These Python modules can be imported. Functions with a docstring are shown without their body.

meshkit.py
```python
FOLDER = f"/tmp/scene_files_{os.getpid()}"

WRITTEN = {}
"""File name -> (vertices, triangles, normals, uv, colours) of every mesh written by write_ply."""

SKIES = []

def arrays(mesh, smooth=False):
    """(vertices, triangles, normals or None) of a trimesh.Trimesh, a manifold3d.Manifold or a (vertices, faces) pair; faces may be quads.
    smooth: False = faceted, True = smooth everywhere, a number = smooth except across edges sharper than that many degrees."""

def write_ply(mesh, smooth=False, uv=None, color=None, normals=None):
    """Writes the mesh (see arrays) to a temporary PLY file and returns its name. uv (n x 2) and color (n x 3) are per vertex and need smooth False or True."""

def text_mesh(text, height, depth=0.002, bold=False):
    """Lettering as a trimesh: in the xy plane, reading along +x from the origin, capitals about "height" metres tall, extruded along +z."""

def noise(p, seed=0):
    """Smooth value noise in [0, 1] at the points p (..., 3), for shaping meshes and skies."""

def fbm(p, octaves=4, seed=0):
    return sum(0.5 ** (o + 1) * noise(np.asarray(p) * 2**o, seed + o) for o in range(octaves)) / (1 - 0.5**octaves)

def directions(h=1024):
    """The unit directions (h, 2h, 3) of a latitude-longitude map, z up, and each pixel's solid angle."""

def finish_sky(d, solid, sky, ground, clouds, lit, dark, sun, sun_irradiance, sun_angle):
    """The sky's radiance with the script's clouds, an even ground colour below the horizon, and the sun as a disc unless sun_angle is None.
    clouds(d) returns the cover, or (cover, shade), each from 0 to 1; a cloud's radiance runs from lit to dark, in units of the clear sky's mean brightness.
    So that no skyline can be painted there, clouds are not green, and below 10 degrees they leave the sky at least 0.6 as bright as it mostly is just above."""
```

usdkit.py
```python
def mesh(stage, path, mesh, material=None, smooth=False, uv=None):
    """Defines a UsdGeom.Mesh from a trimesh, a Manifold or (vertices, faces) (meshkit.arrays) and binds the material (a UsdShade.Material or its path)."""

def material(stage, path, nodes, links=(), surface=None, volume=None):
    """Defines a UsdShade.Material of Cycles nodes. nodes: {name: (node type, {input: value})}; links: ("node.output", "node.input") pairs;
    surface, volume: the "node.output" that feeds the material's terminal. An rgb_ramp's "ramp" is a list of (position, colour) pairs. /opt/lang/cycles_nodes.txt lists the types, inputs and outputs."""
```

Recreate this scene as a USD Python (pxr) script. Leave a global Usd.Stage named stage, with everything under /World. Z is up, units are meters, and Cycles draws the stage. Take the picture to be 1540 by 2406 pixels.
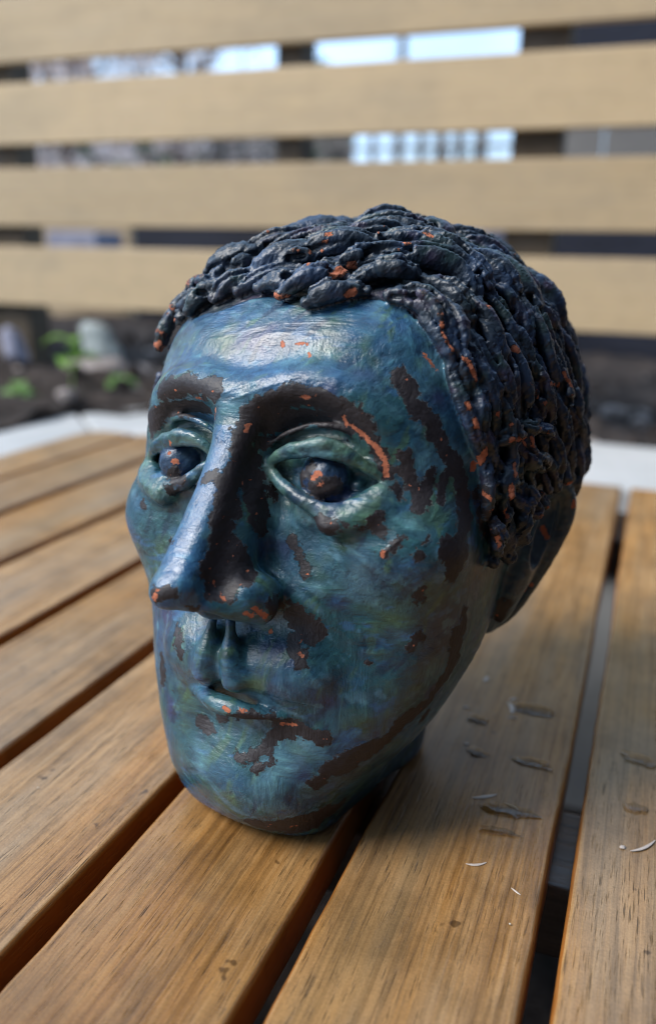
import math, sys
import numpy as np
from scipy import ndimage
from scipy.spatial import cKDTree
from scipy.spatial.transform import Rotation
import usdkit, meshkit
from pxr import Usd, UsdGeom, UsdLux, UsdShade, Sdf, Gf, Vt

# exposure and light
EXPOSURE, SKY, SUNI, SUNA = 1.66, .06, .40, 30.
SUN = (-.60, -.40, .70)
CLOUD = (5.4, 8., 11.6)
HEADRES = .06
HEADROT, HEADPOS, HEADSCALE = [-.07978, .23401, 2.93948], np.array([-.10158, .31912, .11335]), .98045
stage = Usd.Stage.CreateInMemory()
UsdGeom.SetStageUpAxis(stage, UsdGeom.Tokens.z)
UsdGeom.SetStageMetersPerUnit(stage, 1.0)
UsdGeom.Xform.Define(stage, '/World')
UsdGeom.Scope.Define(stage, '/World/Looks')

# ---------------------------------------------------------------- camera, sky, sun
EYE = np.array([0, 0, .2])                       # 20 cm above the table top (z = 0)
VIEW = Rotation.from_rotvec([1.83976312, .35640042, -.23427399]).as_matrix()   # rows: right, down, forward
FOC, MID = 1967.1, np.array([770, 1203.])        # focal length and centre in px of a 1540 x 2406 picture
cam = UsdGeom.Camera.Define(stage, '/World/camera')
mt = np.eye(4); mt[0, :3] = VIEW[0]; mt[1, :3] = -VIEW[1]; mt[2, :3] = -VIEW[2]; mt[3, :3] = EYE
cam.AddTransformOp().Set(Gf.Matrix4d(mt.tolist()))
cam.CreateFocalLengthAttr(24.0)
cam.CreateHorizontalApertureAttr(24.0 * 1540 / FOC)
cam.CreateVerticalApertureAttr(24.0 * 2406 / FOC)
cam.CreateClippingRangeAttr(Gf.Vec2f(.01, 500))
cam.CreateFStopAttr(4.3)
cam.CreateFocusDistanceAttr(.275)
cam.CreateExposureAttr(EXPOSURE)

sun_dir = np.array(SUN); sun_dir = sun_dir / np.linalg.norm(sun_dir)
elev, rot = math.asin(sun_dir[2]), math.atan2(sun_dir[0], sun_dir[1])
dome = UsdLux.DomeLight.Define(stage, '/World/sky')
sky = usdkit.material(stage, '/World/Looks/sky', {
    'tc': ('texture_coordinate', {}),
    'n': ('noise_texture', {'scale': 2.2, 'detail': 5, 'roughness': .55}),
    'r': ('rgb_ramp', {'ramp': [(.25, (0, 0, 0)), (.55, (1, 1, 1))]}),
    's': ('sky_texture', {'sky_type': 'single_scattering', 'sun_disc': False, 'sun_elevation': elev, 'sun_rotation': rot, 'altitude': 100., 'air_density': 1., 'aerosol_density': 1.5, 'ozone_density': 1.}),
    'm': ('mix_color', {'b': CLOUD, 'use_clamp': False}),
    'f': ('math', {'math_type': 'multiply', 'value2': .85}),
    'b': ('background_shader', {'strength': SKY})},
    [('tc.generated', 'n.vector'), ('n.fac', 'r.fac'), ('s.color', 'm.a'), ('r.color', 'f.value1'), ('f.value', 'm.fac'), ('m.result', 'b.color')], surface='b.background')
UsdShade.MaterialBindingAPI.Apply(dome.GetPrim()).Bind(sky)
dome.GetPrim().SetCustomDataByKey('kind', 'structure')
sun = UsdLux.DistantLight.Define(stage, '/World/sun')
sun.CreateIntensityAttr(SUNI); sun.CreateAngleAttr(SUNA); sun.CreateNormalizeAttr(True) if hasattr(sun, 'CreateNormalizeAttr') else None
sun.CreateColorAttr(Gf.Vec3f(1.0, .95, .88))
z_ = sun_dir; x_ = np.cross([0, 0, 1], z_); x_ /= np.linalg.norm(x_); y_ = np.cross(z_, x_)
ms = np.eye(4); ms[0, :3] = x_; ms[1, :3] = y_; ms[2, :3] = z_
sun.AddTransformOp().Set(Gf.Matrix4d(ms.tolist()))

# ---------------------------------------------------------------- helpers
counts = {}
def numbered(path):
    k = counts.get(path, 0); counts[path] = k + 1
    return path if k == 0 else '%s_%03d' % (path, k)
def where(name, parent): return numbered((str(parent.GetPath()) if parent else '/World') + '/' + name)
def tag(prim, label=None, cat=None, group=None, kind=None):
    for k, v in (('label', label), ('category', cat), ('group', group), ('kind', kind)):
        if v: prim.SetCustomDataByKey(k, v)
    return prim
def thing(name, label, cat, loc=(0, 0, 0), group=None, rotz=0):
    x = UsdGeom.Xform.Define(stage, where(name, None)); x.AddTranslateOp().Set(Gf.Vec3d(*map(float, loc)))
    if rotz: x.AddRotateZOp().Set(float(rotz))
    return tag(x.GetPrim(), label, cat, group)
def obj(name, mesh, mat, parent=None, smooth=False, label=None, cat=None, group=None, kind=None):
    m = usdkit.mesh(stage, where(name, parent), mesh, mat, smooth)
    UsdGeom.PrimvarsAPI(m).CreatePrimvar('piece', Sdf.ValueTypeNames.FloatArray, 'constant').Set(Vt.FloatArray([float((len(counts) * .37 + sum(counts.values()) * .6180339) % 1)]))
    return tag(m.GetPrim(), label, cat, group, kind)
def copy_of(src, label, loc, rotz=0, scale=1, group=None):
    x = UsdGeom.Xform.Define(stage, numbered('/World/' + src.GetName())); x.AddTranslateOp().Set(Gf.Vec3d(*map(float, loc))); x.AddRotateZOp().Set(float(rotz))
    if scale != 1: x.AddScaleOp().Set(Gf.Vec3f(scale, scale, scale))
    p = x.GetPrim(); p.GetReferences().AddInternalReference(src.GetPath()); p.SetInstanceable(True)
    return tag(p, label, src.GetCustomDataByKey('category'), group)
def mat(name, nodes, links, surface='p.BSDF', **k): return usdkit.material(stage, '/World/Looks/' + name, nodes, links, surface, **k)
def ground(px, py, z=0.):
    d = VIEW.T @ np.array([(px - MID[0]) / FOC, (py - MID[1]) / FOC, 1]); return EYE + d * ((z - EYE[2]) / d[2])
def at_y(px, py, y):
    d = VIEW.T @ np.array([(px - MID[0]) / FOC, (py - MID[1]) / FOC, 1]); return EYE + d * (y / d[1])
def rounded_prism(outline, z0, z1, r, seg=3, warp=None):
    """A slab with the outline (shapely polygon) and rounded top and bottom edges."""
    V, F = [], []
    levels = [(z0 + r * (1 - math.cos(a)), r * (1 - math.sin(a))) for a in np.linspace(0, math.pi / 2, seg + 1)] + [(z1 - r * (1 - math.sin(a)), r * (1 - math.cos(a))) for a in np.linspace(0, math.pi / 2, seg + 1)]
    rings = [np.array(outline(inset)) for z, inset in levels]; n = len(rings[0])
    for (z, i), R in zip(levels, rings): V.append(np.c_[R, np.full(n, z)])
    for k in range(len(levels) - 1):
        for i in range(n):
            a, b = k * n + i, k * n + (i + 1) % n
            F += [(a, b, b + n), (a, b + n, a + n)]
    V = np.vstack(V); c0, c1 = len(V), len(V) + 1
    V = np.vstack([V, [[*rings[0].mean(0), z0], [*rings[-1].mean(0), z1]]]); m = (len(levels) - 1) * n
    for i in range(n): F += [(c0, (i + 1) % n, i), (c1, m + i, m + (i + 1) % n)]
    return V, np.array(F)
def rect(x0, x1, y0, y1, corner=0., ny=1, which=(1, 1, 1, 1)):
    def outline(inset):
        P = []; C = 0
        for (cx, cy, a0), on in zip(((x1, y0, -90), (x1, y1, 0), (x0, y1, 90), (x0, y0, 180)), which):
            r = max(corner if on else .0008, .0008); sx = -1 if cx == x1 else 1; sy = -1 if cy == y1 else 1
            for a in np.radians(np.linspace(a0, a0 + 90, 7 if on and corner > .003 else 2)):
                P.append((cx + sx * r + (r - inset) * math.cos(a), cy + sy * r + (r - inset) * math.sin(a)) if r > inset else (cx + sx * inset, cy + sy * inset))
            C += 1
            if ny > 1 and C in (1, 3):     # points along the long sides
                far = y1 - max(corner, .0008) - .001 if C == 1 else y0 + max(corner, .0008) + .001; b0 = P[-1]
                P += [(b0[0], y) for y in np.linspace(b0[1], far, ny)[1:]]
        return P
    return outline
def bar(x0, x1, y0, y1, z0, z1, r=.002, corner=0., which=(1, 1, 1, 1), ny=1): return rounded_prism(rect(x0, x1, y0, y1, corner, ny, which), z0, z1, r)
def join(parts):
    V, F, k = [], [], 0
    for v, f in parts: V.append(v); F.append(np.asarray(f) + k); k += len(v)
    return np.vstack(V), np.vstack(F)
def tube(P, r, n=7):
    P = np.asarray(P, float); r = np.broadcast_to(np.asarray(r, float), (len(P),)); T = np.gradient(P, axis=0); V, F = [], []
    for p, t, q in zip(P, T, r):
        t = t / (np.linalg.norm(t) + 1e-12); a = np.cross(t, [.13, .21, .97]); a /= np.linalg.norm(a); b = np.cross(t, a)
        V += [p + q * (math.cos(w) * a + math.sin(w) * b) for w in np.linspace(0, 2 * math.pi, n, endpoint=False)]
    for k in range(len(P) - 1):
        for i in range(n):
            a, b = k * n + i, k * n + (i + 1) % n; F += [(a, b, b + n), (a, b + n, a + n)]
    m = len(V); V += [P[0], P[-1]]
    for i in range(n): F += [(m, (i + 1) % n, i), (m + 1, m - n + i, m - n + (i + 1) % n)]
    return np.array(V), np.array(F)
def lump(r, seed, detail=2, squash=(1, 1, 1), rough=.35, freq=1.6):
    import trimesh
    s = trimesh.creation.icosphere(subdivisions=detail); v = np.array(s.vertices)
    v = v * (1 + rough * 2 * (meshkit.fbm(v * freq + 7.3 * seed, 3, seed) - .5))[:, None] * np.array(squash) * r
    return v, np.array(s.faces)
# ---------------------------------------------------------------- materials
def wood(name, base, light, dark, grey, pore=.5, grain=1., axis='y', rough=.55, side=None, stain=.5, blotch=(.72, 1.1), warm=(1, 1, 1), lines=.9):
    """Timber with grain along the axis; every board gets its own piece of the tree."""
    fine, pores, patch = ((420, 14, 300), (1900, 95, 900), (42, 3.2, 22)) if axis == 'y' else ((9, 300, 420), (40, 700, 1500), (3.5, 16, 22))
    fine = tuple(q * grain for q in fine)
    n = {'tc': ('texture_coordinate', {}), 'oi': ('attribute', {'attribute': 'piece'}),
         'off': ('vector_math', {'math_type': 'scale', 'vector1': (3.7, 7.1, 5.3)}),
         'v': ('vector_math', {'math_type': 'add'}),
         'mf': ('mapping', {'scale': fine}), 'mp': ('mapping', {'scale': pores}), 'mq': ('mapping', {'scale': patch}),
         'nf': ('noise_texture', {'scale': 1., 'detail': 4, 'roughness': .6, 'distortion': .25}),
         'np': ('noise_texture', {'scale': 1., 'detail': 2, 'roughness': .5}),
         'nq': ('noise_texture', {'scale': 1., 'detail': 5, 'roughness': .6}),
         'ns': ('noise_texture', {'scale': 31., 'detail': 5, 'roughness': .65}),
         'nz': ('noise_texture', {'scale': 1400., 'detail': 1}),
         'rf': ('rgb_ramp', {'ramp': [(.3, dark), (.47, base), (.72, light)]}),
         'rp': ('rgb_ramp', {'ramp': [(.60, (1, 1, 1)), (.685, (1 - pore,) * 3)]}),
         'rq': ('rgb_ramp', {'ramp': [(.42, (0, 0, 0)), (.68, (stain,) * 3)]}),
         'rs': ('rgb_ramp', {'ramp': [(.34, (blotch[0],) * 3), (.52, (1, 1, 1)), (.7, (blotch[1], blotch[1] * .99, blotch[1] * .96))]}),
         'rz': ('rgb_ramp', {'ramp': [(.3, (.88,) * 3), (.7, (1.1,) * 3)]}),
         'tone': ('map_range', {'to_min': .84, 'to_max': 1.15}),
         'm1': ('mix_color', {'b': grey}), 'm2': ('mix_color', {'blend_type': 'multiply', 'fac': 1.}), 'm3': ('mix_color', {'blend_type': 'multiply', 'fac': 1., 'use_clamp': False}),
         'm4': ('mix_color', {'blend_type': 'multiply', 'fac': 1., 'use_clamp': False}), 'm5': ('vector_math', {'math_type': 'scale'}),
         'hb': ('math', {'math_type': 'multiply_add', 'value2': .5}),
         'bp': ('bump', {'strength': .55, 'distance': .0006}),
         'p': ('principled_bsdf', {'roughness': rough, 'specular_ior_level': .4})}
    l = [('oi.fac', 'off.scale'), ('tc.object', 'v.vector1'), ('off.vector', 'v.vector2'), ('v.vector', 'mf.vector'), ('v.vector', 'mp.vector'), ('v.vector', 'mq.vector'), ('v.vector', 'ns.vector'), ('v.vector', 'nz.vector'),
         ('mf.vector', 'nf.vector'), ('mp.vector', 'np.vector'), ('mq.vector', 'nq.vector'), ('nf.fac', 'rf.fac'), ('np.fac', 'rp.fac'), ('nq.fac', 'rq.fac'), ('ns.fac', 'rs.fac'), ('nz.fac', 'rz.fac'),
         ('rf.color', 'm1.a'), ('rq.color', 'm1.fac'), ('m1.result', 'm2.a'), ('rp.color', 'm2.b'), ('m2.result', 'm3.a'), ('rs.color', 'm3.b'), ('m3.result', 'm4.a'), ('rz.color', 'm4.b'),
         ('oi.fac', 'tone.value'), ('m4.result', 'm5.vector1'), ('tone.result', 'm5.scale'),
         ('rp.color', 'hb.value1'), ('nf.fac', 'hb.value3'), ('hb.value', 'bp.height'), ('bp.normal', 'p.normal')]
    n.update({'mw': ('mapping', {'scale': (9., 3., 9.) if axis == 'y' else (3., 9., 9.)}), 'nw': ('noise_texture', {'scale': 1., 'detail': 4, 'roughness': .6}), 'rw': ('rgb_ramp', {'ramp': [(.36, (.90, .93, 1.0)), (.5, (1, 1, 1)), (.66, warm)]}), 'm9': ('mix_color', {'blend_type': 'multiply', 'fac': 1., 'use_clamp': False})})
    l = [q for q in l if q != ('m4.result', 'm5.vector1')] + [('v.vector', 'mw.vector'), ('mw.vector', 'nw.vector'), ('nw.fac', 'rw.fac'), ('m4.result', 'm9.a'), ('rw.color', 'm9.b'), ('m9.result', 'm5.vector1')]
    n.update({'ml': ('mapping', {'scale': (170, 1.6, 150) if axis == 'y' else (1.6, 150, 170)}), 'nl': ('noise_texture', {'scale': 1., 'detail': 3, 'roughness': .5, 'distortion': .5}), 'rl': ('rgb_ramp', {'ramp': [(.40, (1, 1, 1)), (.475, (lines,) * 3), (.50, (1, 1, 1)), (.56, (1, 1, 1)), (.60, (lines * .5 + .5,) * 3), (.63, (1, 1, 1))]}), 'ma': ('mix_color', {'blend_type': 'multiply', 'fac': 1., 'use_clamp': False}),
              'nd': ('noise_texture', {'scale': 120., 'detail': 2}), 'rd': ('rgb_ramp', {'ramp': [(.72, (1, 1, 1)), (.76, (.4, .38, .36))]}), 'mb': ('mix_color', {'blend_type': 'multiply', 'fac': .0 if axis == 'x' else 1., 'use_clamp': False}),
              'pf': ('map_range', {'from_min': .36, 'from_max': .62, 'to_min': .15, 'to_max': 1., 'clamp': True})})
    l = [q for q in l if q != ('m9.result', 'm5.vector1')] + [('v.vector', 'ml.vector'), ('ml.vector', 'nl.vector'), ('nl.fac', 'rl.fac'), ('m9.result', 'ma.a'), ('rl.color', 'ma.b'), ('v.vector', 'nd.vector'), ('nd.fac', 'rd.fac'), ('ma.result', 'mb.a'), ('rd.color', 'mb.b'), ('mb.result', 'm5.vector1'), ('ns.fac', 'pf.value'), ('pf.result', 'm2.fac')]
    n['rr'] = ('map_range', {'from_min': .35, 'from_max': .65, 'to_min': rough * 1.2, 'to_max': rough * .55, 'clamp': True}); l += [('nw.fac', 'rr.value'), ('rr.result', 'p.roughness')]
    if side:   # the faces between the boards keep the oil that the weather has taken off the top
        n.update({'sx': ('separate_xyz', {}), 'ab': ('math', {'math_type': 'absolute'}), 'rn': ('rgb_ramp', {'ramp': [(.35, (0, 0, 0)), (.8, (1, 1, 1))]}), 'g': ('geometry', {}),
                  'm6': ('mix_color', {}), 'm7': ('mix_color', {'blend_type': 'multiply', 'fac': 1., 'a': side})})
        l += [('g.true_normal', 'sx.vector'), ('sx.x', 'ab.value1'), ('ab.value', 'rn.fac'), ('rn.color', 'm6.fac'), ('m5.vector', 'm6.a'), ('rs.color', 'm7.b'), ('m7.result', 'm6.b'), ('m6.result', 'p.base_color')]
    else: l += [('m5.vector', 'p.base_color')]
    return mat(name, n, l)
table_wood = wood('table_wood', (.275, .15, .056), (.365, .226, .105), (.155, .08, .027), (.245, .175, .108), pore=.7, side=(.22, .075, .012), rough=.40, stain=.9, warm=(1.08, .93, .68), lines=.74)
fence_wood = wood('fence_wood', (.47, .345, .20), (.50, .372, .225), (.44, .315, .175), (.45, .335, .20), pore=.05, axis='x', rough=.7, stain=.4, blotch=(.93, 1.03))
beam_wood = wood('beam_wood', (.10, .055, .03), (.15, .085, .05), (.05, .03, .02), (.08, .07, .06), pore=.5, axis='x', rough=.5)
post_wood = wood('post_wood', (.085, .06, .035), (.11, .08, .05), (.06, .04, .022), (.07, .055, .04), pore=.2, rough=.8)
def rough_mat(name, ramp, scale, rough=.9, bump=.5, dist=.01, detail=6, stretch=(1, 1, 1), spec=.3):
    return mat(name, {'tc': ('texture_coordinate', {}), 'm': ('mapping', {'scale': stretch}), 'n': ('noise_texture', {'scale': scale, 'detail': detail, 'roughness': .62}), 'n2': ('noise_texture', {'scale': scale * 9, 'detail': 4}),
                      'r': ('rgb_ramp', {'ramp': ramp}), 'a': ('math', {'math_type': 'multiply_add', 'value2': .4}), 'b': ('bump', {'strength': bump, 'distance': dist}), 'p': ('principled_bsdf', {'roughness': rough, 'specular_ior_level': spec})},
               [('tc.object', 'm.vector'), ('m.vector', 'n.vector'), ('m.vector', 'n2.vector'), ('n.fac', 'r.fac'), ('r.color', 'p.base_color'), ('n2.fac', 'a.value1'), ('n.fac', 'a.value3'), ('a.value', 'b.height'), ('b.normal', 'p.normal')])
concrete = rough_mat('concrete', [(.3, (.31, .32, .32)), (.6, (.41, .415, .415)), (.8, (.45, .45, .445))], 7, .85, .3, .003)
paving_mat = rough_mat('paving', [(.3, (.16, .16, .17)), (.7, (.26, .26, .27))], 5, .9, .3, .004)
soil_mat = rough_mat('soil', [(.3, (.012, .010, .009)), (.55, (.04, .03, .026)), (.75, (.10, .078, .065))], 22, .95, 1., .02)
stone_mat = rough_mat('stone', [(.3, (.16, .14, .13)), (.7, (.34, .29, .27))], 30, .9, .5, .01)
pale_stone = rough_mat('pale_stone', [(.3, (.20, .23, .22)), (.7, (.34, .37, .36))], 18, .8, .3, .006)
lilac_stone = rough_mat('lilac_stone', [(.3, (.17, .17, .22)), (.7, (.27, .27, .33))], 18, .8, .3, .006)
shed_mat = rough_mat('dark_boards', [(.3, (.008, .009, .016)), (.7, (.02, .022, .034))], 6, .8, .3, .01, stretch=(1, 1, 8))
grey_wall = rough_mat('grey_wall', [(.3, (.10, .09, .085)), (.7, (.17, .155, .14))], 3, .9, .3, .01)
tan_mat = rough_mat('tan_boards', [(.3, (.26, .19, .12)), (.7, (.36, .27, .17))], 3, .9, .3, .01)
bark_mat = rough_mat('bark', [(.3, (.07, .05, .04)), (.7, (.16, .12, .10))], 30, .95, .8, .02, stretch=(1, 1, .3))
def leaf_mat(name, a, b, scale=25):
    return mat(name, {'tc': ('texture_coordinate', {}), 'n': ('noise_texture', {'scale': scale, 'detail': 2}), 'r': ('rgb_ramp', {'ramp': [(.3, a), (.7, b)]}), 'p': ('principled_bsdf', {'roughness': .5}), 't': ('translucent_bsdf', {}), 'x': ('mix_closure', {'fac': .35})},
               [('tc.object', 'n.vector'), ('n.fac', 'r.fac'), ('r.color', 'p.base_color'), ('r.color', 't.color'), ('p.BSDF', 'x.closure1'), ('t.BSDF', 'x.closure2')], 'x.closure')
seedling_mat = leaf_mat('seedling_leaf', (.10, .24, .03), (.24, .42, .07))
herb_mat = leaf_mat('herb_leaf', (.09, .20, .05), (.20, .34, .10))
bush_mat = leaf_mat('bush_leaf', (.02, .05, .02), (.05, .10, .04), 8)
petal_mat = leaf_mat('petal', (.55, .45, .42), (.80, .72, .68), 4)
grit_mat = mat('grit', {'p': ('principled_bsdf', {'base_color': (.45, .40, .33), 'roughness': .8})}, [])
dent_glint_mat = mat('dent_glint', {'p': ('principled_bsdf', {'base_color': (.50, .43, .38), 'roughness': .3})}, [])  # pale colour stands in for the sky glinting on dents

# ---------------------------------------------------------------- the ground and the bed
def sheet(x0, x1, y0, y1, nx, ny, fn):
    X, Y = np.meshgrid(np.linspace(x0, x1, nx), np.linspace(y0, y1, ny), indexing='ij'); V = np.c_[X.ravel(), Y.ravel(), fn(X.ravel(), Y.ravel())]
    i = (np.arange(nx - 1)[:, None] * ny + np.arange(ny - 1)[None, :]).ravel()
    return V, np.vstack([np.c_[i, i + ny, i + ny + 1], np.c_[i, i + ny + 1, i + 1]])
obj('ground', sheet(-60, 60, -60, 60, 3, 3, lambda x, y: 0 * x - .46), paving_mat, kind='structure')
KZ, KX, KY, KW = -.03, -.915, 1.15, .235       # coping of the raised bed: top, outer corner, width
def soil_z(x, y):
    p = np.c_[x, y, 0 * x]
    return -.052 + .05 * (meshkit.fbm(p * 7, 3, 3) - .5) + .035 * (meshkit.fbm(p * 28, 3, 5) - .5) + np.clip(-x - .4, 0, .5) * .05 - np.clip(x + .5, -.2, .6) * .03
obj('soil', sheet(-2.6, 1.6, -.9, 2.6, 170, 150, lambda x, y: np.where((x > KX + KW * .6) & (y < KY - KW * .6), -.445, soil_z(x, y))), soil_mat, kind='structure', smooth=40)
bed = thing('bed_edging', 'pale grey concrete coping of the raised bed with a mitred corner', 'kerb', (0, 0, 0))
def coping(x, P):
    def outline(i):
        P_ = np.array(P, float); c = P_.mean(0); return c + (P_ - c) * (1 - i / np.linalg.norm(P_ - c, axis=1)[:, None] * 1.4)
    return rounded_prism(outline, KZ - .09, KZ, .006)
g2 = .0015
for P in ([(KX, KY), (KX + KW + g2, KY - KW + g2 * 0), (-.25, KY - KW), (-.25, KY)],): pass
xs = [-.32, .42, 1.16]
obj('coping_stone', coping(0, [(KX + g2, KY), (KX + KW + g2, KY - KW), (xs[0] - g2, KY - KW), (xs[0] - g2, KY)][::-1][::-1]), concrete, bed, 30)
for a, b in zip(xs[:-1], xs[1:]): obj('coping_stone', coping(0, [(a + g2, KY), (a + g2, KY - KW), (b - g2, KY - KW), (b - g2, KY)]), concrete, bed, 30)
ys = [.52, -.1, -.8]
obj('coping_stone', coping(0, [(KX, KY - 2 * g2), (KX, ys[0] + g2), (KX + KW, ys[0] + g2), (KX + KW, KY - KW - 2 * g2)]), concrete, bed, 30)
for a, b in zip(ys[:-1], ys[1:]): obj('coping_stone', coping(0, [(KX, a - g2), (KX, b + g2), (KX + KW, b + g2), (KX + KW, a - g2)]), concrete, bed, 30)
wall_parts = [bar(KX + .03, 1.16, KY - KW + .02, KY - .03, -.46, KZ - .091, .003), bar(KX + .03, KX + KW - .02, -.8, KY - KW + .018, -.46, KZ - .091, .003)]
for w in wall_parts: obj('bed_wall', w, concrete, bed)

# ---------------------------------------------------------------- the slatted table
table = thing('slatted_table', 'slatted hardwood garden table under the painted head', 'table')
gaps = np.array([.70, .33, -.0365, -.403, -.769, -1.145, -1.53, -1.94, -2.33, -2.705]) * .2
edges = [(1.05 * .2, None)] + []
rg = np.random.default_rng(3)
xr = 1.07 * .2
for k, gx in enumerate(list(gaps) + [-3.02 * .2]):
    x1 = xr; x0 = gx + .0041 if k < len(gaps) else gx
    last, first = k == len(gaps), k == 0
    dz = rg.uniform(-.0004, .0004); dy = rg.uniform(-.0015, .0015)
    v, f = bar(x0, x1, -.3 + dy, .806 + dy, -.018, 0, .0022, .028 if first or last else .002, (first, first, last, last) if first or last else (1, 1, 1, 1), ny=150)
    # the sawn edges wander a little and carry small dents
    w = (meshkit.fbm(np.c_[v[:, 1] * 9, np.sign(v[:, 0] - (x0 + x1) / 2) * 3 + k * 7, 0 * v[:, 0]], 3, 9) - .5) * .0016 + (meshkit.fbm(np.c_[v[:, 1] * 130, np.sign(v[:, 0] - (x0 + x1) / 2) * 3 + k * 7, v[:, 2] * 200], 2, 19) - .5) * .0007; v[:, 0] += w
    obj('slat', (v + [0, 0, dz], f), table_wood, table, 30)
    xr = gx - .0041
for y0, y1 in ((.268, .316), (.70, .785), (-.24, -.17)): obj('batten', bar(-.585, .195, y0, y1, -.052, -.0195, .002), beam_wood, table, 30)
for x in (-.56, .13):
    obj('side_rail', bar(x, x + .04, -.165, .262, -.052, -.0195, .002), beam_wood, table, 30); obj('side_rail', bar(x, x + .04, .321, .695, -.052, -.0195, .002), beam_wood, table, 30)
    for y in (-.225, .715): obj('leg', bar(x - .002, x + .043, y, y + .045, -.459, -.0535, .003), beam_wood, table, 30)
# ---------------------------------------------------------------- fence behind the bed
FY = 1.4
fence = thing('slat_fence', 'pale timber fence of wide horizontal slats behind the bed', 'fence', (0, 0, 0))
rg = np.random.default_rng(11)
for z0, z1 in ((.094, .206), (.2445, .350), (.391, .497), (.532, .64), (.675, .785)):
    obj('slat', bar(-2.3, .71, FY, FY + .02, z0, z1, .002), fence_wood, fence, 30)
for px in (-.62,): pass
for x0, w in ((-.646, .045), (-1.30, .10), (-.245, .075), (.505, .08)):
    obj('post', bar(x0, x0 + w, FY + .0215, FY + .085, -.25, .86, .003), post_wood, fence, 30)

# ---------------------------------------------------------------- things in the bed
def leaf(L, W, bend, fold=.25, n=7):
    t = np.linspace(0, 1, n); w = W * np.sin(np.pi * np.clip(t, .02, .985) ** .8) ** .8; V, F = [], []
    for a, q in zip(t, w):
        x = L * a * math.cos(bend * a * .6); z = L * a * math.sin(.5 - bend * a)
        V += [(x, -q, z + fold * q), (x, 0, z), (x, q, z + fold * q)]
    for k in range(n - 1):
        for j in range(2): a = 3 * k + j; F += [(a, a + 3, a + 4), (a, a + 4, a + 1)]
    return np.array(V), np.array(F)
def seedling(loc, label, nl, L, h, seed, m, lean=0):
    r = np.random.default_rng(seed); t = thing('seedling', label, 'plant', loc)
    obj('stem', tube([(0, 0, -.02), (.002, .003, h * .5), (.004, 0, h)], [.0018, .0015, .001]), seedling_mat, t, True)
    for k in range(nl):
        v, f = leaf(L * r.uniform(.75, 1.15), L * r.uniform(.28, .36), r.uniform(.3, 1.1)); a = k * 2.4 + r.uniform(-.4, .4)
        R_ = Rotation.from_euler('z', a).as_matrix(); obj('leaf', (v @ R_.T + [.004, 0, h * r.uniform(.35, 1)], f), m, t, True)
def on_soil(px, py, z=-.04):
    p = ground(px, py, z)
    for _ in range(6): p = ground(px, py, float(soil_z(p[:1], p[1:2])[0]))
    return p
seedling(on_soil(168, 905), 'bright lime seedling standing tallest in the middle of the soil', 7, .05, .075, 1, seedling_mat)
seedling(on_soil(40, 940), 'low green seedling at the left edge above the coping', 8, .042, .022, 2, herb_mat)
seedling(on_soil(285, 925), 'green seedling in the soil nearest the painted head', 8, .04, .03, 4, herb_mat)
def stone(loc, label, r, seed, m, squash=(1, 1, .7), name='stone', cat='stone', detail=3, shear=0):
    v, f = lump(r, seed, detail, squash); v = np.sign(v) * np.abs(v / r) ** .8 * r; v[:, 0] += -shear * v[:, 2] + np.clip(-v[:, 2], 0, 1) * np.sign(v[:, 0]) * abs(shear) * .7; obj(name, (v + np.asarray(loc), f), m, None, 40, label, cat)
p = at_y(232, 800, 1.36); stone(p + [0, 0, .0], 'pale grey green stone leaning up against the fence foot', .036, 3, pale_stone, (.9, .6, .95), shear=.45)
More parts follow.
